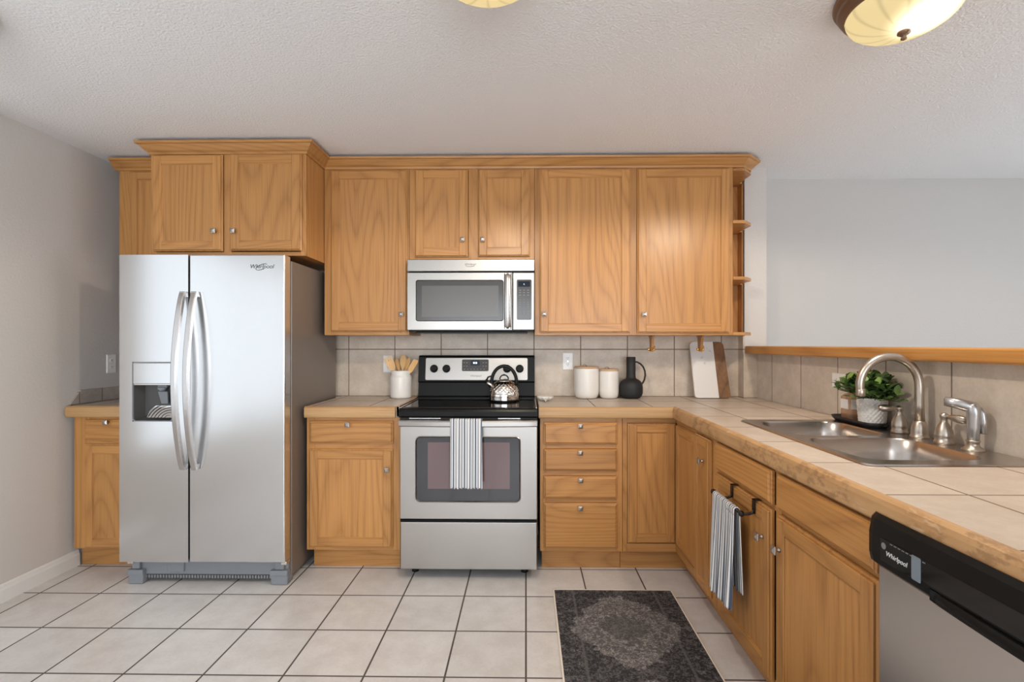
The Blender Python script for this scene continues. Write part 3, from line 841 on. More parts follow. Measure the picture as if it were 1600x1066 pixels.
text('logo', 'Whirlpool', .017, BG(-.322, 1.066, .0036), (1, 0, 0), (0, .154, .988), M_GREYTXT, bg_, shear=.25)
# oven door, handle, drawer
b = MB()
ox0, ox1, oz0, oz1 = -.588, -.036, .427, .768
OUT = rrect(RX0+.012, RX1-.002, .330, .828, .005); INN = rrect(ox0, ox1, oz0, oz1, .022)
b.loft([[(x, 2.735, z) for x, z in OUT], [(x, 2.703, z) for x, z in OUT], [(x, 2.700, z) for x, z in rrect(RX0+.014, RX1-.004, .332, .826, .005)],
        [(x, 2.700, z) for x, z in rrect(ox0-.008, ox1+.008, oz0-.008, oz1+.008, .027)], [(x, 2.697, z) for x, z in rrect(ox0-.004, ox1+.004, oz0-.004, oz1+.004, .024)],
        [(x, 2.704, z) for x, z in INN], [(x, 2.72, z) for x, z in INN]], 0, False)
od = b.build('oven_door', M_STEEL, t)
b = MB(); b.prism(INN, lambda a, c, k: (a, 2.7025+.008*k, c)); b.build('oven_window', M_OVENGLASS, od)
b = MB(); b.box(-.528, -.087, 2.7012, 2.703, .492, .742); b.build('inner_window', M_OVENIN, od)
b = MB()
HP = []
for i in range(25):
    s = i/24; x = RX0+.012+(RX1-RX0-.014)*s; yb = 2.672 - .020*math.sin(PI*s)**.7
    HP.append([(x, yb+.012, .832), (x, yb+.001, .831), (x, yb-.004, .837), (x, yb-.004, .858), (x, yb+.001, .865), (x, yb+.012, .865)])
b.loft(HP, 0, False)
for x in (RX0+.012, RX1-.036): b.box(x, x+.034, 2.674, 2.71, .834, .862)
b.build('oven_handle', M_STEEL, od)
b = MB(); b.box(RX0+.008, RX1-.002, 2.712, 2.735, .824, .872); b.build('vent_gap', M_DARK, t)
for x0, x1 in ((-.63, -.46), (-.15, -.03)):
    b = MB(); b.box(x0, x1, 2.710, 2.714, .866, .872); b.build('vent_strip', M_STEELV, t)
b = MB(); b.box(RX0+.013, RX1-.002, 2.703, 2.735, .058, .312, 0, .004); b.build('storage_drawer', M_STEEL, t)
for x in (RX0+.07, RX1-.07):
    b = MB(); b.lathe((x, 2.815, 0.001), [(.020, 0), (.020, .014), (.009, .016), (.009, .06)], 14); b.build('foot', M_BLACK, t)

# ================================================================== DISHWASHER
DX = .800
DY0, DY1 = .545, 1.160
t = thing('dishwasher', 'stainless dishwasher with black control strip under the peninsula worktop', 'dishwasher', (1.1, .85, 0))
b = MB(); b.box(DX+.03, 1.40, DY0, DY1, .09, .858); b.build('body', M_BLACK, t)
b = MB(); b.box(DX, DX+.03, DY0, DY1-.004, .11, .772, 0, .004); dd = b.build('door', M_STEELV, t)
b = MB()
PR = [(DX+.035, .778), (DX-.004, .772), (DX-.016, .782), (DX-.020, .80), (DX-.020, .845), (DX-.014, .878), (DX-.004, .888), (DX-.001, .888), (DX-.001, .861), (DX+.035, .860)]
rings = []
for i, s in enumerate((0, .01, .03, .97, .99, 1)):
    ins = (.006, .002, 0, 0, .002, .006)[i]
    y = DY1 + .006 - (DY1-DY0+.012)*s
    rings.append([(x + ins if x < DX else x, y, z) for x, z in PR])
b.loft(rings, 0, False)
cpn = b.build('control_strip', M_BLACK, t)
def DWp(y, z, off): return (DX-.020-off, y, z)
def dwplate(y0, y1, z0, z1, nm, mat, off, th=.0008):
    b = MB(); b.prism(rrect(y0, y1, z0, z1, .003, 3), lambda a, c, k: DWp(a, c, off+th*k)); return b.build(nm, mat, cpn)
dwplate(.70, 1.115, .804, .846, 'glossy_inset', M_BLKGLASS, .0002)
dwplate(1.030, 1.118, .797, .846, 'sticker', M_BLKGLASS, .0012)
dwplate(1.005, 1.029, .797, .846, 'clear_film', M_FILM, .0012)
text('logo', 'Whirlpool', .0145, DWp(1.070, .818, .0026), (0, -1, 0), (0, 0, 1), M_WHTTXT, cpn, .0004, .2)
b = MB()
for k in range(9): b.prism([(1.088-k*.011, .8415), (1.081-k*.011, .8415), (1.081-k*.011, .8435), (1.088-k*.011, .8435)], lambda a, c, q: DWp(a, c, .002+.0004*q))
b.prism([(1.1075+.007*math.cos(2*PI*j/20), .831+.007*math.sin(2*PI*j/20)) for j in range(20)], lambda a, c, q: DWp(a, c, .002+.0004*q))
b.build('sticker_marks', M_FADED, cpn)
b = MB()
rings = []
for i in range(17):
    s = i/16; y = .985-.42*s; k = math.sin(PI*s)**.35
    rings.append([(DX-.0205, y, .776), (DX-.0205-.010*k, y, .778), (DX-.0205-.014*k, y, .787), (DX-.0205-.008*k, y, .797), (DX-.0205, y, .799)])
b.loft(rings, 0, True); b.build('grip', M_BLACK, cpn)
b = MB(); b.box(DX+.05, DX+.06, DY0, DY1, .002, .11); b.build('toe_kick', M_BLACK, t)

# ================================================================== SINK, FAUCET, SPRAYER
t = thing('sink', 'double-bowl stainless steel sink set in the tiled worktop', 'sink', (1.22, 1.865, .925))
SZ = CT + .005
outer = rrect(SX0, SX1, SY0, SY1, .03, 5)
bowls = [(1.0, 1.362, 1.890, 2.235), (1.0, 1.372, 1.495, 1.845)]
bm = bmesh.new()
loops = [outer] + [rrect(a, c, d, e, .07, 8) for a, c, d, e in bowls]
ed = []
for L in loops:
    vs = [bm.verts.new((x, y, SZ)) for x, y in L]
    ed += [bm.edges.new((vs[i], vs[(i+1) % len(vs)])) for i in range(len(vs))]
bmesh.ops.triangle_fill(bm, use_beauty=True, use_dissolve=False, edges=ed)
b = MB(); b.addbm(bm)
b.loft([[(x, y, SZ) for x, y in outer], [(x, y, CT+.0005) for x, y in rrect(SX0-.004, SX1+.004, SY0-.004, SY1+.004, .033, 5)]], 0, True, False, False)
b.build('rim', M_SINK, t)
for a, c, d, e in bowls:
    b = MB(); rings = []
    for ins, z, r in ((0, SZ, .07), (.004, SZ-.006, .07), (.012, SZ-.05, .07), (.022, SZ-.13, .068), (.034, SZ-.16, .06), (.06, SZ-.175, .05)):
        rings.append([(x, y, z) for x, y in rrect(a+ins, c-ins, d+ins, e-ins, r, 8)])
    b.loft(rings, 0, True, False, True)
    bw = b.build('bowl', M_SINK, t)
    b = MB(); b.lathe(((a+c)/2, (d+e)/2, SZ-.1745), [(.042, 0), (.042, .002), (.030, .003), (.028, 0)], 24); b.build('drain', M_CHROME, bw)
FXc, FYc = 1.432, 1.855
t = thing('faucet', 'brushed nickel gooseneck faucet with two lever handles behind the sink', 'faucet', (FXc, FYc, SZ))
b = MB()
b.lathe((FXc, FYc, SZ), [(.030, 0), (.030, .006), (.026, .010), (.027, .02), (.024, .04), (.019, .056), (.016, .062)], 28)
b.build('base', M_NICKEL, t)
b = MB()
pts = [(FXc, FYc, SZ+.055), (FXc, FYc, SZ+.12), (FXc, FYc, SZ+.187)]
R = .104
for i in range(1, 19):
    a = PI*1.04*i/18
    pts.append((FXc - R + R*math.cos(a), FYc + .010*i/18, SZ+.192 + R*.98*math.sin(a)))
lx, ly, lz = pts[-1]
pts += [(lx+.002, ly, lz-.010)]
b.tube(pts, [.0165]+[.0145]*(len(pts)-3)+[.0135, .0135], 18)
b.lathe((lx+.002, ly, lz-.030), [(.0125, 0), (.0155, .004), (.0155, .022), (.0135, .028)], 18)
b.build('spout', M_NICKEL, t)
def lever(y, ang, w):
    b = MB()
    b.lathe((FXc, y, SZ), [(.029, 0), (.029, .008), (.026, .010), (.026, .024), (.027, .026), (.0265, .030), (.024, .046), (.015, .066), (.010, .074), (.010, .086), (.013, .090), (.013, .098), (.008, .104), (0.0001, .106)], 26)
    h = b.build('handle', M_NICKEL, t)
    b = MB()
    dx, dy = math.cos(ang), math.sin(ang)
    L = [(.008, .008), (.016, .007), (.024, .0105), (.042, .0135), (.058, .013), (.068, .010), (.072, .004)]
    b.tube([(FXc+dx*s, y+dy*s, SZ+.094 + w*s) for s, r in L], [r for s, r in L], 14)
    b.build('lever', M_NICKEL, h)
lever(FYc+.098, PI*.93, 0.0); lever(FYc-.108, -PI*.40, -.10)
t = thing('sink_sprayer', 'grey angled side sprayer at the near corner of the sink deck', 'sprayer', (FXc, 1.635, SZ))
b = MB(); b.lathe((FXc, 1.635, SZ), [(.030, 0), (.030, .004), (.022, .010), (.017, .014), (.016, .026), (.018, .027), (.018, .033), (.015, .034)], 24); b.build('base', M_NICKEL, t)
b = MB()
X, Y = FXc, 1.635
b.tube([(X, Y, SZ+.033), (X, Y, SZ+.036), (X+.001, Y-.001, SZ+.075), (X+.001, Y-.002, SZ+.118), (X-.001, Y-.001, SZ+.134), (X-.004, Y+.002, SZ+.146), (X-.005, Y+.003, SZ+.150)],
       [.014, .0160, .0170, .0190, .0195, .0165, .009], 20)
b.tube([(X+.008, Y-.006, SZ+.133), (X+.002, Y-.001, SZ+.136), (X-.028, Y+.024, SZ+.147), (X-.053, Y+.045, SZ+.152), (X-.0545, Y+.046, SZ+.152)], [.014, .0195, .0175, .0150, .010], 20)
b.build('head', M_SPRAY, t)
b = MB(); b.tube([(X+.013, Y-.009, SZ+.136), (X+.019, Y-.013, SZ+.12), (X+.021, Y-.014, SZ+.09), (X+.021, Y-.014, SZ+.055)], [.006, .009, .0095, .008], 12); b.build('trigger', M_SPRAY, t)

# ================================================================== THINGS BY THE SINK
TZ = SZ + .0005
t = thing('tray', 'long dark tray on the sink deck holding a pot and a bottle', 'tray', (1.425, 2.20, TZ))
b = MB()
oa = rrect(1.375, 1.478, 2.035, 2.325, .045, 6); 
def ins(i, r): return rrect(1.375+i, 1.478-i, 2.035+i, 2.325-i, r, 6)
b.loft([[(x, y, TZ) for x, y in ins(.014, .034)], [(x, y, TZ+.012) for x, y in ins(.004, .042)], [(x, y, TZ+.022) for x, y in oa], [(x, y, TZ+.021) for x, y in ins(.004, .041)], [(x, y, TZ+.008) for x, y in ins(.014, .034)]], 0, True)
b.build('dish', NT('charcoal_tray').bsdf((.022, .021, .023), .4), t)
TT = TZ + .0085
PX, PY = 1.425, 2.095
t = thing('potted_plant', 'leafy green plant in a dimpled white pot on the dark tray', 'plant', (PX, PY, TT))
b = MB()
def dimple(r, h, a): return r + .0022*math.sin(a*20 + (math.floor(h/.0098) % 2)*PI)*abs(math.sin(h/.0098*PI))*(1 if .012 < h < .100 else 0)
b.lathe((PX, PY, TT), [(.043, 0), (.046, .004)] + [(.047 + .007*k/40, .008+.00245*k) for k in range(41)] + [(.0545, .110), (.051, .111), (.049, .098)], 104, fn=dimple)
pot = b.build('pot', M_CER, t)
b = MB(); b.lathe((PX, PY, TT+.092), [(.0485, 0), (.048, .006), (.03, .009), (.001, .010)], 24); b.build('soil', M_SOIL, t)
b = MB(); st = MB()
rnd = random.Random(5)
def leaf(b, p, d, n, L, w):
    d = d.normalized(); s = d.cross(n).normalized(); n = s.cross(d).normalized()
    V = []
    prof = [(0, .06), (.18, .55), (.45, 1.0), (.72, .86), (.92, .42), (1.0, .05)]
    for q, ww in prof:
        bend = -.22*L*q*q
        for sgn in (-1, 0, 1):
            V.append(p + d*(L*q) + s*(sgn*w*ww) + n*(bend + (.16*w*ww if sgn else 0)))
    F = []
    for i in range(len(prof)-1):
        for j in (0, 1): F.append([i*3+j, i*3+j+1, i*3+j+4, i*3+j+3])
    b.add(V, F, 0, True)
for k in range(64):
    a = rnd.uniform(0, 2*PI); el = rnd.uniform(.12, 1.45)
    L = rnd.uniform(.085, .125) * (1.0 if el > .6 else 1.1)
    d = Vector((math.cos(a)*math.cos(el)*.85, math.sin(a)*math.cos(el)*1.2, math.sin(el)*.9))
    p0 = Vector((PX + math.cos(a)*.02, PY + math.sin(a)*.02, TT+.098))
    tip = p0 + d*L
    if tip.x > 1.452: tip.x = 1.452
    st.tube([p0, (p0+tip)/2 + Vector((0, 0, .008)), tip], .0016, 5)
    for j in range(7):
        s = .35 + .65*j/6; q = p0.lerp(tip, s) + Vector((0, 0, .008*math.sin(PI*s)))
        aa = j*2.4 + k
        ld = (d*.8 + Vector((math.cos(aa), math.sin(aa), .45))*.9)
        if q.x > 1.44 and ld.x > 0: ld.x = -ld.x
        leaf(b, q, ld, Vector((rnd.uniform(-.4, .4), rnd.uniform(-.4, .4), 1)), rnd.uniform(.032, .048), rnd.uniform(.013, .019))
b.build('foliage', M_LEAF, t); st.build('stems', M_STEM, t)
BX, BY = 1.428, 2.222
t = thing('glass_bottle', 'squat pale amber glass bottle with a white label beside the plant pot', 'bottle', (BX, BY, TT))
b = MB()
def bring(h, r, i): return [(x, y, TT+h) for x, y in rrect(BX-.036+i, BX+.036-i, BY-.036+i, BY+.036-i, r, 5)]
b.loft([bring(0, .012, .003), bring(.003, .014, 0), bring(.100, .014, 0), bring(.112, .016, .008), bring(.117, .018, .018), bring(.120, .012, .024), bring(.132, .012, .024)], 0, True)
b.build('glass', M_BOTTLE, t)
b = MB(); b.lathe((BX, BY, TT+.1325), [(.0155, 0), (.0155, .018), (.0145, .020)], 20); b.build('cap', M_BLACK, t)
b = MB(); b.box(BX-.030, BX+.004, BY-.0372, BY-.0362, TT+.050, TT+.092); b.box(BX-.0372, BX-.0362, BY-.026, BY+.026, TT+.050, TT+.092); b.build('label', M_WHITE, t)

# ================================================================== ON THE WORKTOP AND THE RANGE
ZT = CT + .0005
cx, cy = -.805, 3.235
t = thing('utensil_crock', 'off-white ceramic crock full of wooden utensils beside the range', 'crock', (cx, cy, ZT))
b = MB(); b.lathe((cx, cy, ZT), [(.060, 0), (.066, .004), (.068, .015), (.068, .128), (.066, .138), (.061, .144), (.060, .150), (.062, .168), (.062, .174), (.059, .176), (.057, .170), (.056, .015), (.001, .014)], 36)
b.build('jar', M_CER, t)
def utensil(name, label, base, tip, head, tw):
    """A flat bamboo tool: handle down in the crock, shaped head above the rim."""
    b = MB()
    A, B = Vector(base), Vector(tip); d = (B-A).normalized(); L = (B-A).length
    s = d.cross(Vector((math.sin(tw), -math.cos(tw), 0))).normalized(); n = s.cross(d)
    ol = head(L)
    n2 = len(ol)
    V = [A + d*y + s*x - n*.003 for x, y in ol] + [A + d*y + s*x + n*.003 for x, y in ol]
    F = [list(range(n2)), list(range(n2, 2*n2))] + [[j, (j+1) % n2, n2+(j+1) % n2, n2+j] for j in range(n2)]
    b.add(V, F)
    return tag(b.build(name, M_BEECH), label, 'utensil', 'wooden utensils in the crock')
def spoon_head(L, w=.021, hl=.085):
    hw = .006
    o = [(-hw, 0), (hw, 0), (hw, L-hl)]
    o += [(hw + (w-hw)*math.sin(PI/2*min(1, k/4)), L-hl+.012*k) for k in range(1, 5)]
    o += [(w*math.cos(a), L-.03+.03*math.sin(a)) for a in [PI*k/10 for k in range(11)]]
    o += [(-(hw + (w-hw)*math.sin(PI/2*min(1, k/4))), L-hl+.012*k) for k in range(4, 0, -1)] + [(-hw, L-hl)]
    return o
def fork_head(L):
    hw, w = .006, .026
    o = [(-hw, 0), (hw, 0), (hw, L-.10), (w*.8, L-.075), (w, L-.05), (w, L)]
    for k in range(3):
        x = w - .010 - k*.016
        o += [(x, L), (x, L-.028), (x-.005, L-.028), (x-.005, L)]
    o += [(-w, L), (-w, L-.05), (-w*.8, L-.075), (-hw, L-.10)]
    return o
def spat_head(L):
    hw, w = .006, .019
    return [(-hw, 0), (hw, 0), (hw, L-.11), (w, L-.08), (w, L-.01), (w-.006, L), (-w+.004, L-.006), (-w, L-.014), (-w, L-.08), (-hw, L-.11)]
zc = ZT+.016
utensil('wooden_fork', 'wide pronged bamboo fork leaning out at the crock\'s outer side', (cx+.032, cy+.000, zc), (cx-.084, cy-.02, ZT+.262), fork_head, .25)
utensil('wooden_spoon', 'narrow bamboo spoon standing next to the pronged fork in the crock', (cx+.018, cy+.02, zc), (cx-.040, cy+.03, ZT+.250), lambda L: spoon_head(L, .015, .08), .9)
utensil('wooden_spoon', 'tall bamboo spoon in the middle of the crock, behind the others', (cx-.008, cy+.022, zc), (cx+.006, cy+.04, ZT+.274), lambda L: spoon_head(L, .021, .09), .5)
utensil('wooden_spoon', 'bamboo spoon with its bowl turned sideways, in front of the tall spoon', (cx-.02, cy-.012, zc), (cx+.054, cy-.005, ZT+.256), lambda L: spoon_head(L, .017, .085), -.7)
utensil('wooden_spatula', 'flat bamboo spatula leaning from the crock towards the range', (cx-.035, cy-.01, zc), (cx+.104, cy-.015, ZT+.246), spat_head, -.35)

def canister(label, x, y, r, h, wire):
    t = thing('canister', label, 'canister', (x, y, ZT), 'white canisters')
    b = MB()
    prof = [(r*.72, 0), (r*.82, .003), (r*.91, .012), (r*.97, .026), (r, .045)]
    N = 40
    prof += [(r, .045+(h-.052)*k/N) for k in range(1, N+1)] + [(r-.002, h), (r-.008, h-.001)]
    def tex(rr, hh, a):
        return rr + (.0009*math.sin(a*22 + hh*330) * math.sin(hh*330 - a*22) if .05 < hh < h-.02 else 0)
    b.lathe((x, y, ZT), prof, 96, fn=tex); b.build('jar', M_CER, t)
    b = MB(); b.lathe((x, y, ZT+h-.001), [(r-.006, 0), (r+.001, .001), (r+.001, .009), (r-.003, .012), (.001, .012)], 40); lid = b.build('lid', M_LID, t)
    b = MB(); b.tube([(x-.012+.013*math.cos(a), y, ZT+h+.012+.010*math.sin(a)) for a in [PI*1.1*k/12 for k in range(13)]], .0016, 8)
    b.ball((x-.002, y, ZT+h+.013), .0035); b.build('lid_knob', M_BRONZE, lid)
canister('larger white textured canister with wooden lid, under the outlet', .388, 3.235, .0785, .192, 1)
canister('smaller white textured canister with wooden lid, beside the black pitcher', .531, 3.235, .0625, .176, 1)
vx, vy = .672, 3.235
t = thing('pitcher', 'matte black bottle-necked pitcher with a loop handle', 'pitcher', (vx, vy, ZT))
b = MB(); b.lathe((vx, vy, ZT), [(.045, 0), (.055, .003), (.068, .014), (.074, .032), (.075, .065), (.072, .088), (.063, .106), (.048, .118), (.036, .124), (.030, .130), (.029, .16), (.029, .262), (.026, .263), (.024, .25), (.024, .15), (.001, .14)], 40)
b.build('jar', M_MATBLK, t)
b = MB()
hp = [(vx+.026, vy, ZT+.232), (vx+.040, vy, ZT+.230), (vx+.060, vy, ZT+.219), (vx+.078, vy, ZT+.200), (vx+.089, vy, ZT+.172), (vx+.091, vy, ZT+.145), (vx+.086, vy, ZT+.118), (vx+.076, vy, ZT+.098), (vx+.066, vy, ZT+.088)]
b.tube(hp, .0055, 10); b.build('handle', M_MATBLK, t)

# cutting board leaning on the tile
t = thing('cutting_board', 'marble and walnut cutting board leaning against the tiled wall', 'cutting board', (1.175, 3.22, ZT))
lean0, lean1, bh = 3.205, 3.322, .372
def CB(x, s, k):      # s along the height, k through the thickness
    ang = math.atan2(lean1-lean0, bh); return (x, lean0 + s*math.sin(ang) + k*.014*math.cos(ang), ZT+.004 + s*math.cos(ang) - k*.014*math.sin(ang)+.001)
split = 1.222
Pm = [(split, 0)] + [(split, bh)] + [(1.072+.028-.028*math.sin(a), bh-.028+.028*math.cos(a)) for a in [PI/2*k/6 for k in range(7)]] + [(1.072+.02-.02*math.cos(a), .02-.02*math.sin(a)) for a in [PI/2*k/6 for k in range(7)]]
b = MB(); b.prism(Pm, lambda a, c, k: CB(a, c, k)); b.build('marble_part', M_MARBLE, t)
Pw = [(split, bh), (split, 0)] + [(1.297-.02+.02*math.sin(a), .02-.02*math.cos(a)) for a in [PI/2*k/6 for k in range(7)]] + [(1.290-.03+.03*math.cos(a), bh-.03+.03*math.sin(a)) for a in [PI/2*k/6 for k in range(7)]]
b = MB(); b.prism(Pw, lambda a, c, k: CB(a, c, k)); b.build('walnut_part', M_WALNUT, t)

# spoon rest
t = thing('spoon_rest', 'small white ceramic spoon rest beside the cooktop', 'spoon rest', (.118, 3.08, ZT))
b = MB(); b.lathe((.118, 3.10, ZT), [(.028, 0), (.034, .002), (.046, .014), (.050, .024), (.047, .024), (.036, .008), (.001, .005)], 28, sx=1.05, sy=.9)
b.build('bowl', M_CER, t)
b = MB()
V = [(.095, 3.055, ZT+.022), (.118, 3.050, ZT+.010), (.141, 3.055, ZT+.022), (.126, 3.005, ZT+.016), (.118, 2.998, ZT+.004), (.110, 3.005, ZT+.016)]
V += [(x, y+.004, z-.004 if z > ZT+.008 else ZT) for x, y, z in V]
b.add(V, [[0, 1, 4, 5], [1, 2, 3, 4], [6, 7, 10, 11], [7, 8, 9, 10], [0, 5, 11, 6], [2, 3, 9, 8], [5, 4, 10, 11], [4, 3, 9, 10], [0, 1, 7, 6], [1, 2, 8, 7]])
b.build('handle', M_CER, t)

# kettle
kx, ky, kz = -.133, 3.065, .9248
t = thing('kettle', 'polished steel whistling kettle with diamond pattern on the cooktop', 'kettle', (kx, ky, kz))
b = MB()
prof = [(.085, 0), (.089, .002), (.091, .006)] + [(.091, .010+.006*k) for k in range(4)]
for k in range(1, 30):
    a = (PI/2-.36)*k/29
    prof.append((.0915*math.cos(a)**.85, .030 + .100*math.sin(a)))
def diam(r, h, a):
    if h < .05: return r
    return r*(1 + .055*min(1, (h-.05)/.02)*abs(math.sin(a*10 + h*120))*abs(math.sin(a*10 - h*120)) - .025)
b.lathe((kx, ky, kz), prof, 156, fn=diam)
b.build('pot', M_CHROME, t)
b = MB(); b.lathe((kx, ky, kz), [(.0935, .005), (.0945, .008), (.0935, .011)], 48, caps=False); b.build('base_ring', M_BLACK, t)
b = MB(); b.lathe((kx, ky, kz+.118), [(.044, 0), (.044, .006), (.036, .011), (.012, .016), (.001, .017)], 32)
b.build('lid', M_CHROME, t)
b = MB(); b.tube([(kx+.026*math.cos(a), ky, kz+.132+.026*math.sin(a)) for a in [PI*k/14 for k in range(15)]], .0042, 10); b.ball((kx, ky, kz+.158), .006); b.build('lid_grip', M_BLACK, t)
b = MB(); b.tube([(kx+.076*math.cos(a), ky, kz+.112+(.100 if math.sin(a) > 0 else .05)*math.sin(a)) for a in [-.35+(PI+.7)*k/26 for k in range(27)]], [.008]+[.0105]*25+[.008], 12)
b.build('handle', M_BLACK, t)
b = MB(); b.tube([(kx-.070, ky, kz+.085), (kx-.088, ky, kz+.102), (kx-.106, ky, kz+.118)], [.017, .013, .011], 14); sp_ = b.build('spout', M_CHROME, t)
b = MB(); b.tube([(kx-.104, ky, kz+.116), (kx-.116, ky, kz+.126)], [.0125, .010], 14); b.tube([(kx-.106, ky, kz+.126), (kx-.098, ky, kz+.144), (kx-.082, ky, kz+.150), (kx-.07, ky, kz+.142)], .005, 8); b.build('whistle', M_BLACK, t)

# ================================================================== OUTLETS, BRACKETS
def outlet(label, T, u0, u1, w0, w1, horiz=False, loc=None):
    """Cover plate and duplex receptacle; T maps (u,d,w)."""
    t = thing('wall_outlet', label, 'outlet', T((u0+u1)/2, 0, (w0+w1)/2), 'white wall outlets')
    b = MB(T); b.frustum(u0, u1, w0, w1, .0003, .003, .006, .004); b.build('cover_plate', M_WHITE, t)
    cu, cw = (u0+u1)/2, (w0+w1)/2
    for sg in (-1, 1):
        a, c = (cu + sg*.020, cw) if horiz else (cu, cw + sg*.020)
        b = MB(T); b.prism([(a+.0155*math.cos(2*PI*j/24)*(1 if not horiz else .85), c+.0155*math.sin(2*PI*j/24)*(.85 if not horiz else 1)) for j in range(24)], lambda p, q, k: (p, .005+.003*k, q))
        so = b.build('socket', M_WHITE, t)
        b = MB(T)
        for s2 in (-1, 1):
            if horiz: b.box(a-.0015, a+.006, .0078, .0084, c+s2*.0055-.0012, c+s2*.0055+.0012)
            else: b.box(a+s2*.0055-.0012, a+s2*.0055+.0012, .0078, .0084, c-.0015, c+.006)
        if horiz: b.box(a-.009, a-.005, .0078, .0084, c-.002, c+.002)
        else: b.box(a-.002, a+.002, .0078, .0084, c-.009, c-.005)
        b.build('slots', M_SLOT, so)
    b = MB(T); b.prism([(cu+.003*math.cos(2*PI*j/12), cw+.003*math.sin(2*PI*j/12)) for j in range(12)], lambda p, q, k: (p, .0055+.0015*k, q)); b.build('screw', M_CHROME, t)
outlet('upright white outlet on the tiled wall above the canisters', TB(YB), .242, .312, 1.100, 1.214)
outlet('white outlet partly hidden behind the bamboo utensils', TB(YB), -.952, -.882, 1.082, 1.196)
outlet('white outlet lying sideways on the half wall behind the plant', TP(1.49), -2.468, -2.354, 1.062, 1.132, True)
outlet('white outlet on the painted wall beside the fridge', lambda u, d, w: (XL + d, u, w), 3.058, 3.128, 1.092, 1.206)
def bracket(label, x):
    t = thing('towel_bracket', label, 'bracket', (x, 3.16, 1.324), 'paper towel brackets')
    b = MB(); b.box(x-.0, x+.014, 3.10, 3.20, 1.312, 1.3235, 0, .002)
    b.prism([(3.115, 1.313), (3.185, 1.313), (3.175, 1.255), (3.160, 1.232), (3.140, 1.232), (3.125, 1.255)], lambda a, c, k: (x+.014*k, a, c))
    b.build('arm', OZ, t)
    b = MB(); b.lathe((x+.014, 3.15, 1.245), [(.014, 0), (.016, -.004), (.016, -.012), (.008, -.014)], 18, axis='x'); b.build('cup', OX, t)
    b = MB(); b.tube([(x-.012, 3.13, 1.232), (x+.004, 3.12, 1.226), (x+.012, 3.115, 1.234), (x+.012, 3.115, 1.246)], .0045, 8); b.ball((x-.016, 3.13, 1.238), .009); b.build('brass_hook', M_BRASS, t)
bracket('oak paper towel bracket hanging under the cabinet, beyond the pitcher', .776)
bracket('oak paper towel bracket hanging in front of the marble board', 1.078)

# ================================================================== TOWELS AND RUG
def cloth(name, fn, nu, nv, mat, th=.0035):
    b = MB()
    V = [fn(i/nu, j/nv) for j in range(nv+1) for i in range(nu+1)]
    F = [[j*(nu+1)+i, j*(nu+1)+i+1, (j+1)*(nu+1)+i+1, (j+1)*(nu+1)+i] for j in range(nv) for i in range(nu)]
    b.add(V, F, 0, True)
    o = b.build(name, mat)
    m = o.modifiers.new('thick', 'SOLIDIFY'); m.thickness = th; m.offset = 0
    return o
def tw1(u, v):
    # over the oven handle: back drop, over the bar, long front drop
    L = [.10, .03, .355]
    s = v*sum(L)
    if s < L[0]: y, z = 2.6685, .770 + s
    elif s < L[0]+L[1]:
        a = PI*(s-L[0])/L[1]; y, z = 2.655 + .0135*math.cos(a), .870 + .006*math.sin(a)
    else:
        q = s-L[0]-L[1]; y, z = 2.6415 - .010*(q/.355), .870 - q
        y += .004*math.sin(u*17+1)*min(1, q/.1) 
        if q > .33: z -= .004*math.sin(u*60)
    x = -.400 + .168*u + (.006*(v-.3) if v > .3 else 0)
    return (x, y, z)
tag(cloth('hand_towel', tw1, 46, 90, M_TOWELX), 'white towel with grey-blue stripes hung over the oven handle', 'towel')
t = thing('towel_bar', 'dark bronze over-door towel bar on the sink cabinet door', 'towel bar', (.78, 1.9, .67))
b = MB(); b.tube([(.765, 2.068, .668), (.765, 1.800, .668)], .0055, 12); b.build('bar', M_IRON, t)
for y in (2.068, 1.800):
    b = MB(); b.ball((.765, y, .668), .011); b.build('end_ball', M_IRON, t)
for y in (1.985, 1.765+.03):
    b = MB()
    b.box(.8045, .8065, y-.011, y+.011, .672, .7212, 0); b.box(.8045, .829, y-.011, y+.011, .7195, .7212, 0)
    b.tube([(.8055, y, .684), (.802, y, .674), (.790, y, .669), (.765, y, .668)], .005, 10)
    b.build('hook', M_IRON, t)
def tw2(u, v):
    L = [.31, .026, .375]
    s = v*sum(L); fold = .004*math.sin(u*21)+.002*math.sin(u*47+1)
    if s < L[0]:
        k = (L[0]-s)/L[0]; x = .7755 + .010*k + fold*.6*k; z = .668 - (L[0]-s)
    elif s < L[0]+L[1]:
        a = PI*(s-L[0])/L[1]; x = .765 + .0105*math.cos(a); z = .668 + .0095*math.sin(a)
    else:
        q = s-L[0]-L[1]; k = q/.375; x = .7545 - .016*k + fold*k*1.6; z = .668 - q
        if q > .35: z -= .003*math.sin(u*70)
    y = 2.045 - (.205 + .012*(v > .4)*(v-.4))*u
    return (x, y, z + .012*u*(1 if v > .5 else 0))
tag(cloth('dish_towel', tw2, 50, 100, M_TOWELY), 'white towel with blue-grey stripes hung on the sink cabinet bar', 'towel')

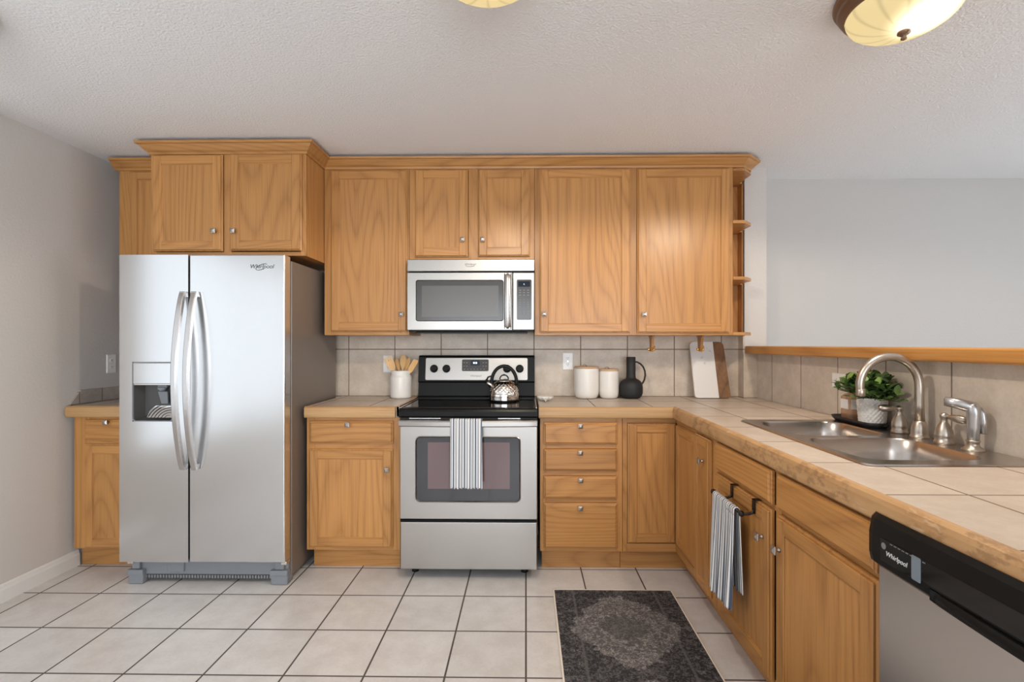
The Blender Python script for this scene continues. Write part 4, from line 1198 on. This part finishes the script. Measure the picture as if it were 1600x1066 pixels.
RXa, RXb, RYa, RYb = .138, .748, .72, 2.60
t = thing('kitchen_rug', 'faded charcoal medallion runner rug on the tiled floor', 'rug', ((RXa+RXb)/2, 2.60, 0))
b = MB(); b.box(RXa+.006, RXb-.006, RYa+.006, RYb-.006, .0005, .007, 0, .002, 1)
b.build('pile', rugmat(RXa, RXb, -.03, .64), t)
b = MB()
for q in ((RXa, RXb, RYb-.009, RYb), (RXa, RXb, RYa, RYa+.009), (RXa, RXa+.009, RYa, RYb), (RXb-.009, RXb, RYa, RYb)): b.box(*q, .0004, .0076, 0, .002, 1)
b.build('bound_edge', M_CREAM, t)

# ================================================================== CEILING LIGHTS
M_UNLIT = NT('frosted_cream_glass').bsdf((.75, .66, .48), .3)
def ceiling_light(label, x, y, lit=True):
    t = thing('ceiling_light', label, 'ceiling light', (x, y, CEIL), 'flush ceiling lights')
    b = MB()
    b.lathe((x, y, CEIL), [(.192, -.001), (.194, -.010), (.190, -.018), (.180, -.022), (.183, -.030), (.178, -.040), (.168, -.046), (.170, -.054), (.160, -.060), (.155, -.056), (.155, -.030), (.001, -.029)], 56)
    b.build('pan', M_BRONZE, t)
    b = MB()
    prof = []
    for k in range(19):
        a = PI/2*k/18; prof.append((.158*math.cos(a)+.0005, -.056-.076*math.sin(a)))
    def flute(r, h, a): return r*(1 + .010*max(0, math.cos(a*12))**6)
    b.lathe((x, y, CEIL), prof, 96, caps=False, fn=flute); b.build('glass_bowl', M_LAMPGLASS if lit else M_UNLIT, t)
    b = MB(); b.lathe((x, y, CEIL), [(.001, -.128), (.018, -.131), (.018, -.137), (.010, -.143), (.005, -.146), (.0085, -.150), (.0085, -.155), (.001, -.159)], 20); b.build('finial', M_BRONZE, t)
    if not lit: return
    d = bpy.data.lights.new('lamp', 'SPOT'); d.spot_size = math.radians(172); d.spot_blend = .2; d.energy = LAMP_W; d.color = LAMP_COL; d.shadow_soft_size = .04
    o = bpy.data.objects.new('lamp', d); COL.objects.link(o); o.parent = t; o.location = (0, 0, -.168)
ceiling_light('lit bronze dome ceiling light above the peninsula, fully in view', 1.205, 1.625)
ceiling_light('lit dome ceiling light just cut by the picture top, above the range', -.112, 1.408)
ceiling_light('ceiling light of which only a sliver of bronze rim shows in the corner', -1.985, 1.60, False)
